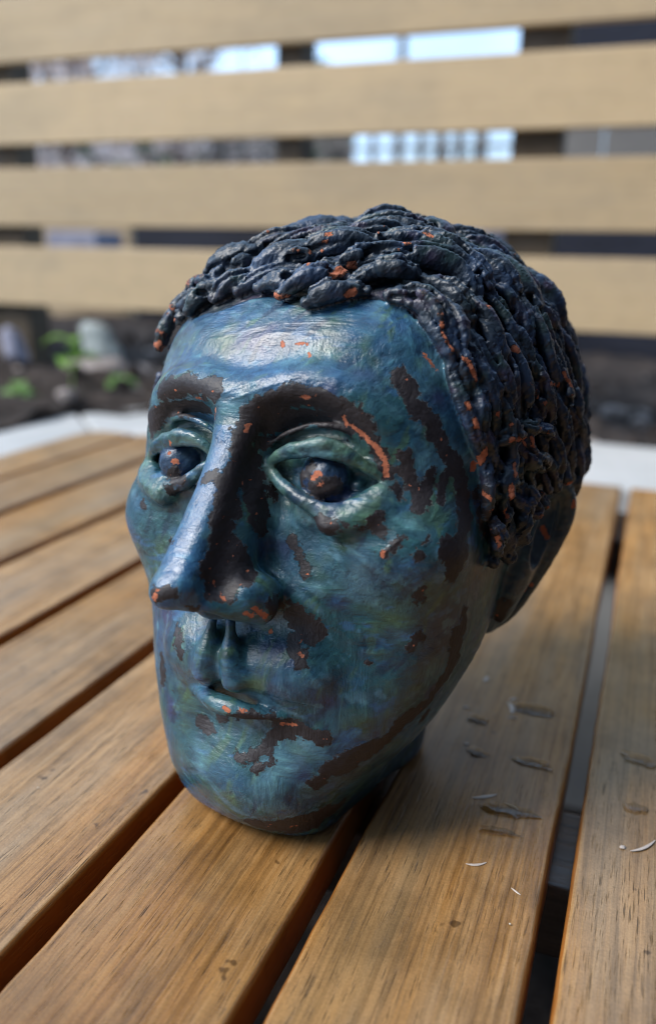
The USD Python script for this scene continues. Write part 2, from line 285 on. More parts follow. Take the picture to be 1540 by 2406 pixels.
p = at_y(32, 812, 1.37); stone(p, 'narrow lilac grey stone upright at the left fence post', .028, 5, lilac_stone, (.7, .6, 1.3), shear=.3)
p = on_soil(230, 872); stone(p + [0, 0, .002], 'broad brown grey stone half buried behind the seedlings', .05, 8, stone_mat, (1.4, .8, .4))
p = on_soil(160, 935); stone(p + [0, 0, .004], 'small pinkish pebble beside the mitred coping corner', .013, 9, stone_mat, (1.2, 1, .8), 'pebble', 'pebble', 2)
p = on_soil(1440, 985); stone(p + [0, 0, .006], 'pinkish grey pebble on the soil right of the head', .022, 10, stone_mat, (1.2, 1, .8), 'pebble', 'pebble', 2)
p = on_soil(1500, 1000); stone(p + [0, 0, .004], 'smaller brown pebble at the right edge of the soil', .014, 12, stone_mat, (1.2, 1, .8), 'pebble', 'pebble', 2)
rg = np.random.default_rng(21); clods = []
for k in range(420):
    x, y = rg.uniform(-1.9, .9), rg.uniform(KY + .01, 2.0); z = float(soil_z(np.array([x]), np.array([y]))[0]); v, f = lump(rg.uniform(.004, .016), k, 1); clods.append((v + [x, y, z], f))
obj('soil_clods', join(clods), soil_mat, None, False, 'dark crumbs and clods scattered over the soil of the bed', 'soil', None, 'stuff')

chips = []
for k in range(130):
    x, y = rg.uniform(-1.9, .55), rg.uniform(KY + .01, 2.2); z = float(soil_z(np.array([x]), np.array([y]))[0]); v, f = lump(rg.uniform(.004, .013), 500 + k, 1, (1.6, .8, .35)); chips.append((v @ Rotation.from_euler('xyz', rg.uniform(-.6, .6, 3) + [0, 0, rg.uniform(0, 6)]).as_matrix().T + [x, y, z + .004], f))
obj('bark_litter', join(chips), stone_mat, None, False, 'brown bark flakes and litter strewn over the soil of the bed', 'litter', None, 'stuff')

# ---------------------------------------------------------------- beyond the fence
def boards(name, label, cat, m, x0, x1, y, z0, z1, w, vertical=True, part='board'):
    t = thing(name, label, cat); k = 0; c = x0 if vertical else z0; end = x1 if vertical else z1
    while c < end - .01:
        e = min(c + w, end)
        obj(part, bar(c, e - .004, y, y + .022, z0, z1, .002) if vertical else bar(x0, x1, y, y + .022, c, e - .004, .002), m, t); c = e
    return t
boards('dark_board_wall', 'near black board wall standing low behind the fence', 'wall', shed_mat, -1.72, .9, 2.6, -.12, .45, .14, False)
a, b = at_y(110, 560, 2.4), at_y(225, 578, 2.4)
obj('crate', bar(a[0], b[0], 2.40, 2.55, .16, .262, .006), lilac_stone, None, 30, 'lilac grey block seen through the lowest gap at the left', 'block')
boards('tan_panel', 'tan board panel behind the lilac block at the left', 'panel', tan_mat, -2.9, -1.75, 2.62, -.3, .47, .12, False)
# shed at the right
boards('navy_shed', 'dark navy weatherboarded shed at the right beyond the fence', 'shed', shed_mat, -.42, 2.4, 2.95, .62, 1.6, .16, False, 'weatherboard')
boards('grey_screen', 'grey brown board screen standing below the navy shed boards', 'screen', grey_wall, -.42, 2.4, 2.93, -.2, .615, .2, True)
p = at_y(1170, 562, 2.5); v, f = lump(.085, 31, 3, (1, .7, .8)); obj('tarp_bundle', (v + p, f), lilac_stone, None, 40, 'rounded blue grey bundle behind the fence right of the head', 'bundle')
# trellis with the sky behind it
tr = thing('trellis', 'dark timber trellis whose square openings show bright sky', 'trellis', (0, 0, 0)); TY = 5.2
l, r_ = at_y(505, 345, TY)[0], at_y(1215, 345, TY)[0]; zb, zt = at_y(800, 392, TY)[2], at_y(800, 296, TY)[2]
obj('rail', bar(l, r_, TY, TY + .03, zb - .35, zb + .02, .002), grey_wall, tr); obj('rail', bar(l, r_, TY, TY + .03, zt + .03, zt + .09, .002), grey_wall, tr); zm = at_y(800, 350, TY)[2]; obj('rail', bar(l, r_, TY, TY + .03, zm - .012, zm + .012, .002), grey_wall, tr)
for px, w in ((505, .1), (560, .02), (610, .02), (655, .05), (780, .07), (800, .07), (870, .03), (930, .03), (985, .04), (1030, .06), (1075, .05), (1125, .07), (1215, .06)):
    x = at_y(px, 345, TY)[0]; obj('upright', bar(x - w / 2, x + w / 2, TY + .0315, TY + .06, -.4, zt + .12, .002), grey_wall, tr)
# dark board wall added out of view right of the table to block sky light
boards('added_side_wall', 'dark board wall added at the right to block sky light', 'wall', shed_mat, .95, 3.2, 1.45, -.46, 2.2, .2, False) if False else None
yw = thing('added_side_wall', 'dark upright board wall added unseen at the right to block sky light', 'wall')
for k in range(24): obj('board', bar(.72, .745, -3.2 + k * .19, -3.2 + k * .19 + .186, -.46, 4.8, .002), shed_mat, yw)
hw = thing('added_rear_wall', 'dark board wall added unseen behind the camera to block light from the right', 'wall')  # second wall added out of view, cuts the light from behind right
for k in range(6): obj('board', bar(-.56 + k * .19, -.374 + k * .19, -1.325, -1.3, -.46, 3.2, .002), shed_mat, hw)
# trees and bush at the left
def limb(P, r0, r1, n=9): 
    t = np.linspace(0, 1, n); P = np.array([np.interp(t, np.linspace(0, 1, len(P)), np.array(P)[:, i]) for i in range(3)]).T; return tube(P, r0 + (r1 - r0) * t, 6)
def tree(name, label, loc, h, spread, nb, seed, leafm, n_leaf, size, trunk_r, crown='crown', bias=.35):
    r = np.random.default_rng(seed); t = thing(name, label, 'tree', loc); parts = [limb([(0, 0, -.6), (r.normal(0, .03), 0, h * .4), (r.normal(0, .1), 0, h * .75)], trunk_r, trunk_r * .5)]; tips = []
    for k in range(nb):
        a = r.uniform(0, 6.28); z0 = h * r.uniform(.15, .7); L = spread * r.uniform(.5, 1); s = np.array([0, 0, z0]); e = s + [math.cos(a) * L, math.sin(a) * L, h * r.uniform(.05, .4)]
        m = (s + e) / 2 + r.normal(0, .08, 3); parts.append(limb([s, m, e], trunk_r * .35, .006)); tips += [m + (e - m) * q for q in r.uniform(0, 1.1, 14)]
        for q in range(3):
            b = m + (e - m) * r.uniform(0, 1); e2 = b + r.normal(0, spread * .25, 3) + [0, 0, .15]; parts.append(limb([b, (b + e2) / 2 + r.normal(0, .03, 3), e2], .01, .003)); tips += [b + (e2 - b) * u for u in r.uniform(.2, 1.1, 9)]
    obj('trunk', join(parts), bark_mat, t, True)
    tips = np.array(tips); V = []
    c = tips[r.integers(0, len(tips), n_leaf)] + r.normal(0, spread * .06, (n_leaf, 3)); d = r.normal(0, 1, (n_leaf, 2, 3)); d /= np.linalg.norm(d, axis=2, keepdims=True); s = size * r.uniform(.5, 1.2, (n_leaf, 1))
    V = np.stack([c - d[:, 0] * s, c + d[:, 1] * s * .6, c + d[:, 0] * s, c - d[:, 1] * s * .6], 1).reshape(-1, 3); i = np.arange(n_leaf) * 4
    obj(crown, (V, np.vstack([np.c_[i, i + 1, i + 2], np.c_[i, i + 2, i + 3]])), leafm, t)
p = at_y(160, 150, 4.2); tree('blossom_tree', 'small pale blossom tree at the far left behind the fence', (p[0], 4.2, -.4), 2.2, .8, 16, 5, petal_mat, 5200, .035, .05)
p = at_y(420, 150, 5.4); tree('blossom_tree', 'twiggy blossom tree left of the sky opening', (p[0], 5.4, -.4), 2.7, .9, 26, 7, petal_mat, 5000, .026, .06)
p = at_y(330, 350, 3.6); tree('evergreen_bush', 'dark evergreen bush seen through the middle gap', (p[0], 3.6, -.45), 1.15, .28, 16, 9, bush_mat, 1800, .03, .02, 'foliage')
boards('garden_wall', 'grey beige rendered garden wall behind the blossom trees', 'wall', grey_wall, -6.5, -2.2, 6.2, -.46, 1.35, 1.4, True, 'panel')
p = at_y(900, 345, 5.0); tree('climbing_shrub', 'thin leafy shrub in front of the trellis openings', (p[0] - .1, 5.0, -.45), 1.35, .8, 12, 15, bush_mat, 300, .035, .008, 'foliage')
p = at_y(945, 120, 9); obj('mast', tube([(p[0], 9, -.4), (p[0], 9, p[2] - .1), (p[0], 9, p[2] + .35)], [.05, .05, .03]), post_wood, None, 30, 'thin dark mast standing against the sky', 'mast')

# ---------------------------------------------------------------- sculpting tools
LO=np.array([-9.6,-12.0,-14.2]); HI=np.array([9.6,13.8,12.6])
class Grid:
    """A signed distance field on a grid, shaped by local smooth unions and cuts (cm, the head's own axes)."""
    def __init__(s,h):
        s.h=h; s.n=np.ceil((HI-LO)/h).astype(int)+1
        s.ax=[(LO[k]+h*np.arange(s.n[k])).astype(np.float32) for k in range(3)]
        s.d=None
    def box(s,lo,hi):
        a=np.maximum(np.floor((np.asarray(lo)-LO)/s.h).astype(int),0); b=np.minimum(np.ceil((np.asarray(hi)-LO)/s.h).astype(int)+1,s.n)
        sl=tuple(slice(i,j) for i,j in zip(a,b))
        return sl,(s.ax[0][sl[0]][:,None,None],s.ax[1][sl[1]][None,:,None],s.ax[2][sl[2]][None,None,:])
    def put(s,sl,e,k,cut=False):
        d=s.d[sl]
        if cut: s.d[sl]=smax(d,-e,k)
        else: s.d[sl]=smin(d,e,k)
    def ell(s,c,r,k,cut=False,rot=None):
        R_=max(r)+k*1.2+.15; c=np.asarray(c,float)
        sl,(x,y,z)=s.box(c-R_,c+R_)
        s.put(sl,ell(x,y,z,c,r,rot),k,cut)
    def chain(s,P,r,k,cut=False,flat=None):
        P=np.asarray(P,float); r=np.broadcast_to(np.asarray(r,float),(len(P),))
        m=r.max()+k*1.2+.15
        sl,(x,y,z)=s.box(P.min(0)-m,P.max(0)+m)
        e=None
        for i in range(len(P)-1):
            q=cap(x,y,z,P[i],P[i+1],r[i],r[i+1]); e=q if e is None else np.minimum(e,q)
        s.put(sl,e,k,cut)
def smin(a,b,k):
    h=np.maximum(k-np.abs(a-b),0)/k
    return np.minimum(a,b)-h*h*k*.25
def smax(a,b,k): return -smin(-a,-b,k)
def ell(x,y,z,c,r,rot=None):
    X,Y,Z=x-c[0],y-c[1],z-c[2]
    if rot is not None:
        m=Rotation.from_euler('xyz',rot,degrees=True).as_matrix().T
        X,Y,Z=[np.float32(m[i,0])*X+np.float32(m[i,1])*Y+np.float32(m[i,2])*Z for i in range(3)]
    k0=np.sqrt((X/r[0])**2+(Y/r[1])**2+(Z/r[2])**2); k1=np.sqrt((X/r[0]**2)**2+(Y/r[1]**2)**2+(Z/r[2]**2)**2)
    return (k0*(k0-1)/np.maximum(k1,1e-4)).astype(np.float32)
def cap(x,y,z,a,b,ra,rb):
    ba=b-a; l=max(ba@ba,1e-9)
    t=np.clip(((x-a[0])*ba[0]+(y-a[1])*ba[1]+(z-a[2])*ba[2])/l,0,1)
    return (np.sqrt((x-a[0]-t*ba[0])**2+(y-a[1]-t*ba[1])**2+(z-a[2]-t*ba[2])**2)-(ra+(rb-ra)*t)).astype(np.float32)
def spline(P,n):
    """A smooth curve through the points."""
    from scipy.interpolate import CubicSpline
    P=np.asarray(P,float); t=np.r_[0,np.cumsum(np.linalg.norm(np.diff(P,axis=0),axis=1)**.5)]
    return CubicSpline(t,P)(np.linspace(0,t[-1],n))
LOFT=np.array([(-14,1.6,4.6,1.2,.3),(-13,2.5,4.6,2.2,.4),(-12,3.25,4.9,3.05,.95),(-11,3.9,4.75,3.6,.95),(-10,4.4,4.6,4.1,.7),(-9,5.0,4.35,4.4,.5),(-7,5.85,3.9,4.85,.3),(-5,6.4,3.6,5.15,.1),(-3,6.75,3.5,5.4,.1),(-1,7.0,3.3,5.5,.2),(1,6.9,3.1,5.7,.12),(3,6.5,2.8,6.2,0),(5,6.3,2.2,6.1,0),(6.5,5.8,1.5,5.6,0),(8,4.6,.5,4.6,0),(9.5,2.,-.5,2.,0)])
def base(x,y,z):
    from scipy.interpolate import PchipInterpolator
    zz=np.clip(z,-14,9.5).ravel(); a,yc,b,xc=[PchipInterpolator(LOFT[:,0],LOFT[:,i])(zz)[None,None,:].astype(np.float32) for i in (1,2,3,4)]
    q=2.8
    k=(np.abs((x-xc)/a)**q+np.abs((y-yc)/b)**q)**(1/q)
    d=((k-1)*np.minimum(a,b)*.95).astype(np.float32)             # face
    d=smax(d,z-9.0,1.); d=smax(d,-13.6-z,1.)
    d=smin(d,ell(x,y,z,(0,-1.5,2.3),(7.45,8.8,7.2)),1.6)          # skull
    d=smin(d,cap(x,y,z,np.array([0,-1.6,-3.]),np.array([.2,1.8,-12.]),3.4,2.35),1.6)   # neck stub
    d=smin(d,cap(x,y,z,np.array([0,-1.6,-3.]),np.array([-.5,-.2,-12.]),3.2,2.2),1.2)
    for s in (-1,1):
        d=smin(d,ell(x,y,z,(s*4.7,6.3,-1.6),(1.5,1.7,1.6)),1.6)  # cheekbone
    return d
FLOOR=np.array([.0695,-.1536,-11.73])      # the table's plane in the head's axes: z = ax + by + c
HAIRSIDE=np.array([[9,6.0],[6.9,5.9],[6.3,4.3],[5.7,3.0],[5.2,1.9],[4.8,.6],[4.5,-1.2],[3.7,-2.1],[2.5,-1.9],[1.5,-.7],[.3,.3],[-1.2,.8],[-2.4,.5],[-3.0,-1.2],[-3.6,-4],[-4.4,-7.5],[-14,-7.5],[-14,16],[9,16]])
def hairline(v):
    """> 0 inside the hair, about the distance to its edge in cm."""
    from shapely import contains_xy, Polygon, distance, points, LineString
    x,y,z=v[:,0],v[:,1],v[:,2]; ax=np.abs(x)
    top=z-(6.15-.012*x**2+.22*np.sin(1.5*x+.6)+np.where(x>3,-.35*(x-3),0))
    ins=contains_xy(Polygon(HAIRSIDE),y,z)
    d=distance(LineString(HAIRSIDE[1:16]),points(np.c_[y,z]))
    w=np.clip((ax-4.3)/1.2,0,1)
    return top*(1-w)+np.where(ins,d,-d)*w
def trilinear(a,q):
    return ndimage.map_coordinates(a,np.asarray(q).T,order=1,mode='nearest')
def flow(p):
    """The way the hair is combed at the points p."""
    x=np.abs(p[:,0]); s=np.where(p[:,0]<0,1.,-1.)
    top=np.stack([-np.ones(len(p)),-.42-.1*np.sin(p[:,0]),.32+0*x],1)
    side=np.stack([0*x,-.62+.05*p[:,2],-1+0*x],1)
    w=np.clip((np.where(p[:,0]<0,x,x-1.2)-4.2)/.9,0,1)[:,None]
    back=np.clip((-p[:,1]-1.5)/3,0,1)[:,None]
    d=top*(1-w)+side*w
    d=d*(1-back)+np.stack([-.25*s,-.25+0*x,-1+0*x],1)*back
    return d/np.linalg.norm(d,axis=1,keepdims=True)
def hair(g,seed=5):
    st=4; h=g.h*st
    c=g.d[::st,::st,::st].copy(); m=np.abs(c)<2.2
    ii=np.argwhere(m); hl=np.full(c.shape,-9.,np.float32); hl[m]=hairline(LO+ii*h)
    G=Grid.__new__(Grid); G.h=h; G.d=c; v,f=mesh(G)
    # raise the whole cap of hair off the skull
    up=ndimage.gaussian_filter(np.clip(hl/.5+.4,0,1),.8)*.02
    for k in range(3):
        u=np.arange(g.n[k])/st; i=np.minimum(np.floor(u).astype(int),up.shape[k]-1); j=np.minimum(i+1,up.shape[k]-1); t=(u-i).astype(np.float32).reshape([-1 if q==k else 1 for q in range(3)])
        up=(np.take(up,i,k)*(1-t)+np.take(up,j,k)*t).astype(np.float32)
    g.d-=up
    gr=np.stack(np.gradient(ndimage.gaussian_filter(c,1.5)),-1)
    rng=np.random.default_rng(seed)
    hv=hairline(v); v=v[hv>.05]; hv=hv[hv>.05]
    order=rng.permutation(len(v)); v=v[order]; hv=hv[order]
    burn=(v[:,2]<2.6)&(v[:,1]>1.2)
    fringe=(hv<1.1)&(np.abs(v[:,0])<5.2)&(v[:,1]>2)
    topz=(np.abs(v[:,0])<5)&(v[:,2]>5)&~fringe
    space=np.where(burn,.52,np.where(fringe,.85,np.where(topz,1.15,.66)))
    keep=[]; tree=[]
    K=cKDTree(v); free=np.ones(len(v),bool)
    for i in range(len(v)):
        if free[i]:
            keep.append(i); free[K.query_ball_point(v[i],space[i])]=False
    locks=[]
    for i in keep:
        kind=2 if burn[i] else 1 if fringe[i] else 0 if topz[i] else 3
        L={0:rng.uniform(1.6,3.8),1:rng.uniform(1.3,2.6),2:rng.uniform(1.0,2.0),3:rng.uniform(1.4,3.6)}[kind]
        r={0:rng.uniform(.32,.62),1:rng.uniform(.28,.46),2:rng.uniform(.2,.34),3:rng.uniform(.16,.34)}[kind]
        lift={0:.35,1:.37,2:.28,3:.32}[kind]+rng.uniform(-.12,.26)
        n=max(5,int(L/.28)); p=v[i].copy(); P=[]; turn=rng.normal(0,{0:.28,1:.3,2:.9,3:.16}[kind]); curl=rng.normal(0,{0:.25,1:.3,2:.9,3:.25}[kind])
        for k in range(n):
            q=(p-LO)/h; nn=np.array([trilinear(gr[...,a],q[None])[0] for a in range(3)]); nn/=np.linalg.norm(nn)+1e-9
            p=p-nn*trilinear(c,q[None])[0]
            t=k/(n-1)
            P.append(p+nn*(lift*(.35+.65*np.sin(np.pi*min(1,t*.85+.12)))))
            d=flow(p[None])[0]; d-=nn*(d@nn); d/=np.linalg.norm(d)+1e-9
            a=turn+curl*(t-.5); b=np.cross(nn,d); d=d*np.cos(a)+b*np.sin(a)
            p=p+d*(L/(n-1))
        t=np.linspace(0,1,n); rr=r*(.28+.72*np.sin(np.pi*np.clip(t*.9+.08,0,1))**.8)*(1+.07*np.sin(t*7+rng.uniform(0,6)))
        P=np.array(P)
        if hairline(P).min()<-.25: P=P[hairline(P)>-.2]; rr=rr[:len(P)]
        if len(P)<2: continue
        locks.append((P,rr,kind))
        g.chain(P,rr,.16)
        if rng.random()<.9:           # a groove scored along the lock
            nn=np.array([[trilinear(gr[...,a],((x-LO)/h)[None])[0] for a in range(3)] for x in P]); nn/=np.linalg.norm(nn,axis=1,keepdims=True)+1e-9
            side=np.cross(np.gradient(P,axis=0),nn); side/=np.linalg.norm(side,axis=1,keepdims=True)+1e-9
            for _ in range(2):
                o0=rng.uniform(-.9,.9); sw=(o0+np.linspace(0,rng.uniform(-.9,.9),len(P)))[:,None]; lift2=np.sqrt(np.clip(1-sw**2,.05,1))
                g.chain(P+nn*rr[:,None]*lift2+side*rr[:,None]*sw,rr.mean()*rng.uniform(.14,.26),.07,True)
            g.chain((P+nn*rr[:,None]*.9+side*rr[:,None]*rng.uniform(-.5,.5))[1:-1] if len(P)>4 else P+nn*rr[:,None],rr.mean()*.26,.08,True)
    for P,r in (([(6.25,6.25,4.9),(6.12,6.2,5.4),(5.85,6.1,6.1)],[.1,.22,.14]),([(5.95,6.05,5.8),(5.55,6.0,6.4),(5.05,6.05,6.85)],[.12,.26,.16]),([(5.35,5.8,6.6),(4.75,5.95,7.1),(3.95,6.35,7.3)],[.14,.3,.18]),([(6.6,5.6,5.1),(6.5,5.5,5.8),(6.2,5.3,6.6)],[.12,.24,.14])):
        g.chain(spline(P,7),np.interp(np.linspace(0,1,7),[0,.5,1],r),.11)
    # pits pressed between the locks
    for i in rng.choice(len(v),420,replace=False):
        q=(v[i]-LO)/h; nn=np.array([trilinear(gr[...,a],q[None])[0] for a in range(3)]); nn/=np.linalg.norm(nn)+1e-9
        d=flow(v[i][None])[0]
        g.chain([v[i]+nn*.62,v[i]+nn*.55+d*rng.uniform(.1,.6)],rng.uniform(.08,.17),.12,True)
    return len(locks)
def build_grid(h):
    g=Grid(h)
    f=4; hc=h*f
    n=np.ceil((HI-LO)/hc).astype(int)+2
    ax=[(LO[k]+hc*np.arange(n[k])).astype(np.float32) for k in range(3)]
    dc=base(ax[0][:,None,None],ax[1][None,:,None],ax[2][None,None,:])
    for k in range(3):   # linear upsampling, axis by axis
        u=np.arange(g.n[k])/f; i=np.floor(u).astype(int); t=(u-i).astype(np.float32).reshape([-1 if q==k else 1 for q in range(3)])
        dc=np.take(dc,i,k)*(1-t)+np.take(dc,i+1,k)*t
    g.d=ndimage.gaussian_filter(dc,f*.6,truncate=2.5)
    return g
def features(g):
    for s in (-1,1):
        # brow ridge and the hollow of the eye
        g.chain(spline([(0,8.75,3.0),(s*.9,9.0,3.3),(s*2.1,8.75,3.55),(s*3.4,8.45,3.4),(s*4.4,7.8,2.6),(s*5.1,6.9,1.2)],14),np.linspace(.55,.42,14),.7)
        g.ell((s*2.75,9.9,1.3),(2.2,2.3,1.62),.5,True,rot=(0,s*14,0))
        g.ell((s*1.5,10.1,.3),(.8,1.75,2.0),.5,True)
        g.ell((s*2.7,9.6,-1.6),(1.5,.8,1.3),.9,True)
    # nose: a long straight wedge
    for o in (-.2,.24): g.chain([(.05+o,8.75,2.7),(.1+o,9.55,1.3),(.1+o,10.25,0),(.15+o*1.1,11.05,-1.5),(.2+o*1.2,11.72,-2.6)],[.75,.42,.4,.46,.5],.35)
    g.chain([(0,8.5,1.3),(.05,9.3,-.8),(.05,10.0,-2.8)],[.65,1.05,1.3],.6)
    g.ell((.28,11.72,-2.82),(.82,.7,.5),.25); g.ell((.42,12.0,-2.95),(.42,.42,.36),.3)
    for e in ((-1.75,10.0,-3.55),(1.7,10.0,-3.5)): g.chain([(.42,11.95,-3.0),(.3+e[0]*.55,11.2,-3.3),e],[.34,.38,.42],.35)
    for s in (-1,1):
        g.ell((s*1.35,9.8,-3.1),(.72,1.15,.66),.5,rot=(12,0,s*-14))
        g.ell((s*.6,11.0,-3.85),(.36,.7,.4),.25,True)
        g.chain(spline([(s*1.5,10.3,-2.4),(s*2.05,9.75,-2.7),(s*2.15,9.3,-3.4)],6),.12,.3,True)
    # eyes
    for s,ce,up,lo,fold in ((-1,(-2.85,8.05,.62),[(-.95,8.75,1.0),(-1.5,9.0,1.45),(-2.2,9.1,1.74),(-3.23,9.0,1.93),(-4.0,8.6,1.58),(-4.75,7.9,.8)],[(-1.0,8.8,.8),(-1.55,8.95,.25),(-2.2,9.05,-.12),(-3.29,9.0,-.5),(-4.15,8.6,-.2),(-4.9,7.9,.5)],[(-.65,8.75,1.4),(-1.98,8.8,2.12),(-3.09,8.65,2.3),(-3.96,8.15,1.92),(-4.7,7.6,1.1)]),
                          (1,(3.2,8.05,.75),[(1.3,8.9,1.15),(1.86,9.1,1.68),(2.8,9.05,1.86),(3.87,8.75,1.52),(5.2,7.8,.78)],[(1.35,8.8,.9),(2.05,8.95,.25),(2.94,8.95,-.25),(4.03,8.65,-.08),(5.1,7.8,.5)],[(1.2,8.7,1.7),(1.98,8.8,2.15),(3.0,8.65,2.3),(3.96,8.15,1.95),(5.0,7.3,1.1)])):
        dz=np.array([0,0,.15]); up=[np.array(q)-dz*b for q,b in zip(up,(0,.5,1,1,1,.3))]; lo=[np.array(q)+dz*b for q,b in zip(lo,(0,.4,.7,.8,.7,0))]; up=spline(up,15); lo=spline(lo,15); fold=spline(fold,13)
        w=np.sin(np.linspace(0,np.pi,15))
        g.ell(((up[7]+lo[7])/2*[1,0,1]+np.array([0,7.1,.12])),(1.95,1.45,1.3),.35,rot=(0,s*8,s*-14))
        mid=(up+lo)/2
        g.chain(mid[1:-1]+np.array([0,-.28,.0]),.18+.40*w[1:-1],.12,True)      # the opening
        g.chain(up*.84+lo*.16+np.array([0,-.1,0]),.05+.07*w,.12); g.chain(lo*.9+up*.1+np.array([0,-.1,0]),.05+.06*w,.14)
        g.ell(np.array(ce)+[0,.06,0],(.88,.95,.88),.07); g.ell(np.array([s*(abs(ce[0])+.95),7.75,ce[2]-.12]),(.34,.4,.24),.1)
        g.chain(up+np.array([0,-.08,0]),.12+.09*w,.2)
        g.chain(fold+np.array([0,-.1,.03]),.06+.05*np.sin(np.linspace(0,np.pi,13)),.2)
        g.chain(lo+np.array([0,-.12,0]),.1+.07*w,.35)
        g.chain(lo[8:-1]+np.array([s*.15,-.08,-.34]),.36,.45)                 # heavy outer corner below
        g.chain((up[2:-2]*.6+fold[1:-1]*.4+np.array([0,.12,.06])),.05,.1,True)
    # mouth
    for x0,dx in ((.75,.1),(-.22,-.12)):
        g.chain([(x0*.8+.05,9.45,-4.4),(x0,9.6,-5.4),(x0+dx,9.5,-6.25)],[.12,.29,.38],.55)
    for s in (-1,1):
        if s<0: g.ell((s*4.6,8.75,-4.6),(1.2,.75,1.9),1.3,True,rot=(0,s*-18,s*-32))
        g.ell((s*4.95,6.65,-1.35),(1.5,1.3,1.0),1.2)
        g.ell((s*1.6+.1,8.42,-5.8),(1.7,1.0,1.1),.9)
    g.chain([(.2,10.15,-4.5),(.26,10.25,-5.4),(.36,10.15,-6.35)],[.1,.13,.1],.12,True)
    mouth=spline([(-3.05,8.55,-6.98),(-2,9.2,-6.84),(-.95,9.72,-6.78),(.1,9.85,-6.7),(1.0,9.75,-6.66),(1.6,9.5,-6.72),(2.15,9.15,-6.8)],19)
    g.chain(spline([(-1.9,8.75,-7.4),(-.8,9.3,-7.3),(.1,9.5,-7.22),(1,9.3,-7.2),(1.9,8.75,-7.3)],11),.08+.27*np.sin(np.linspace(0,np.pi,11)),.3)
    g.chain(mouth,.05+.17*np.sin(np.linspace(.25,np.pi-.1,19))*np.linspace(.65,1.1,19),.1,True)
    g.chain(spline([(-2.1,9.15,-8.3),(-.4,9.8,-8.35),(1.3,9.3,-8.3)],7),.3,.9,True)
    g.ell((.1,7.5,-10.2),(2.0,1.45,1.5),1.2)
def ears(g):
    for s in (-1,1):
        m=np.array([-s,1,1])
        def q(*P): return np.array(P)*m
        g.ell(q(-6.6,-.9,-2.6)[0] if False else np.array([s*6.5,-1.0,-2.5]),(.55,1.35,3.0),.5,rot=(24,s*14,s*-12))
        rim=spline(q((-6.75,.0,-.9),(-7.0,-.5,.1),(-7.35,-1.4,.35),(-7.62,-2.2,-.25),(-7.55,-2.4,-1.2),(-7.1,-2.3,-2.45),(-6.4,-2.,-3.95),(-5.8,-1.3,-5.1),(-5.3,-.6,-5.5),(-5.1,-.05,-5.35)),26)
        g.chain(rim,.34,.22)
        g.ell(np.array([s*6.7,-1.4,-1.9]),(.5,1.3,2.2),.4,False,rot=(24,s*14,s*-12)); g.ell(np.array([s*7.3,-.8,-1.6]),(.5,.7,1.5),.15,True,rot=(24,s*14,s*-12))
        g.ell(np.array([s*6.35,-.9,-3.9]),(.3,.6,.9),.25,True,rot=(24,s*14,s*-12))
        g.chain(spline(q((-6.85,.35,-.6),(-6.2,.5,-2.2),(-5.65,.4,-3.9),(-5.2,.1,-5.1)),9),.34,.45)
        g.ell(np.array([s*5.3,-.35,-5.2]),(.5,.75,.62),.25)
def floor(g):
    x,y,z=g.ax[0][:,None,None],g.ax[1][None,:,None],g.ax[2][None,None,:]
    k=int((-10-LO[2])/g.h)
    pl=(FLOOR[0]*x+FLOOR[1]*y+FLOOR[2]-z[:,:,:k])*.985
    g.d[:,:,:k]=smax(g.d[:,:,:k],pl.astype(np.float32),.5)
def mesh(g):
    d=g.d; h=g.h; ins=d<0
    a=ins[:-1,:-1,:-1].astype(np.uint8)
    cnt=np.zeros_like(a)
    for i in (0,1):
        for j in (0,1):
            for k in (0,1):
                cnt+=ins[i:ins.shape[0]-1+i,j:ins.shape[1]-1+j,k:ins.shape[2]-1+k]
    act=(cnt>0)&(cnt<8)
    idx=np.argwhere(act); num=np.full(act.shape,-1,np.int32); num[act]=np.arange(len(idx))
    acc=np.zeros((len(idx),3)); w=np.zeros(len(idx))
    cor=np.array([(i,j,k) for i in (0,1) for j in (0,1) for k in (0,1)])
    val=np.stack([d[idx[:,0]+o[0],idx[:,1]+o[1],idx[:,2]+o[2]] for o in cor],1)
    for p in range(8):
        for q in range(p+1,8):
            if np.abs(cor[p]-cor[q]).sum()!=1: continue
            m=(val[:,p]<0)!=(val[:,q]<0)
            t=val[m,p]/(val[m,p]-val[m,q])
            acc[m]+=cor[p]+(cor[q]-cor[p])*t[:,None]; w[m]+=1
    v=LO+(idx+acc/w[:,None])*h
    F=[]
    for ax in range(3):
        sl0=[slice(None)]*3; sl1=[slice(None)]*3; sl0[ax]=slice(0,-1); sl1[ax]=slice(1,None)
        e=ins[tuple(sl0)]!=ins[tuple(sl1)]
        P=np.argwhere(e); u,w_=[k for k in range(3) if k!=ax]
        ok=(P[:,u]>0)&(P[:,w_]>0)&(P[:,u]<d.shape[u]-1)&(P[:,w_]<d.shape[w_]-1); P=P[ok]
        inside=ins[P[:,0],P[:,1],P[:,2]]
        def at(du,dw):
            Q=P.copy(); Q[:,u]-=du; Q[:,w_]-=dw; return num[Q[:,0],Q[:,1],Q[:,2]]
        q=np.stack([at(1,1),at(0,1),at(0,0),at(1,0)],1)
        flip=inside if ax!=1 else ~inside
        q[~flip]=q[~flip][:,::-1]
        F.append(q)
    q=np.vstack(F)
    f=np.vstack([q[:,[0,1,2]],q[:,[0,2,3]]])
    return v,f
def vnormals(v,f):
    n=np.zeros_like(v); fn=np.cross(v[f[:,1]]-v[f[:,0]],v[f[:,2]]-v[f[:,0]])
    for k in range(3):
        for c in range(3): n[:,c]+=np.bincount(f[:,k],fn[:,c],len(v))
    return n/np.maximum(np.linalg.norm(n,axis=1,keepdims=True),1e-12)
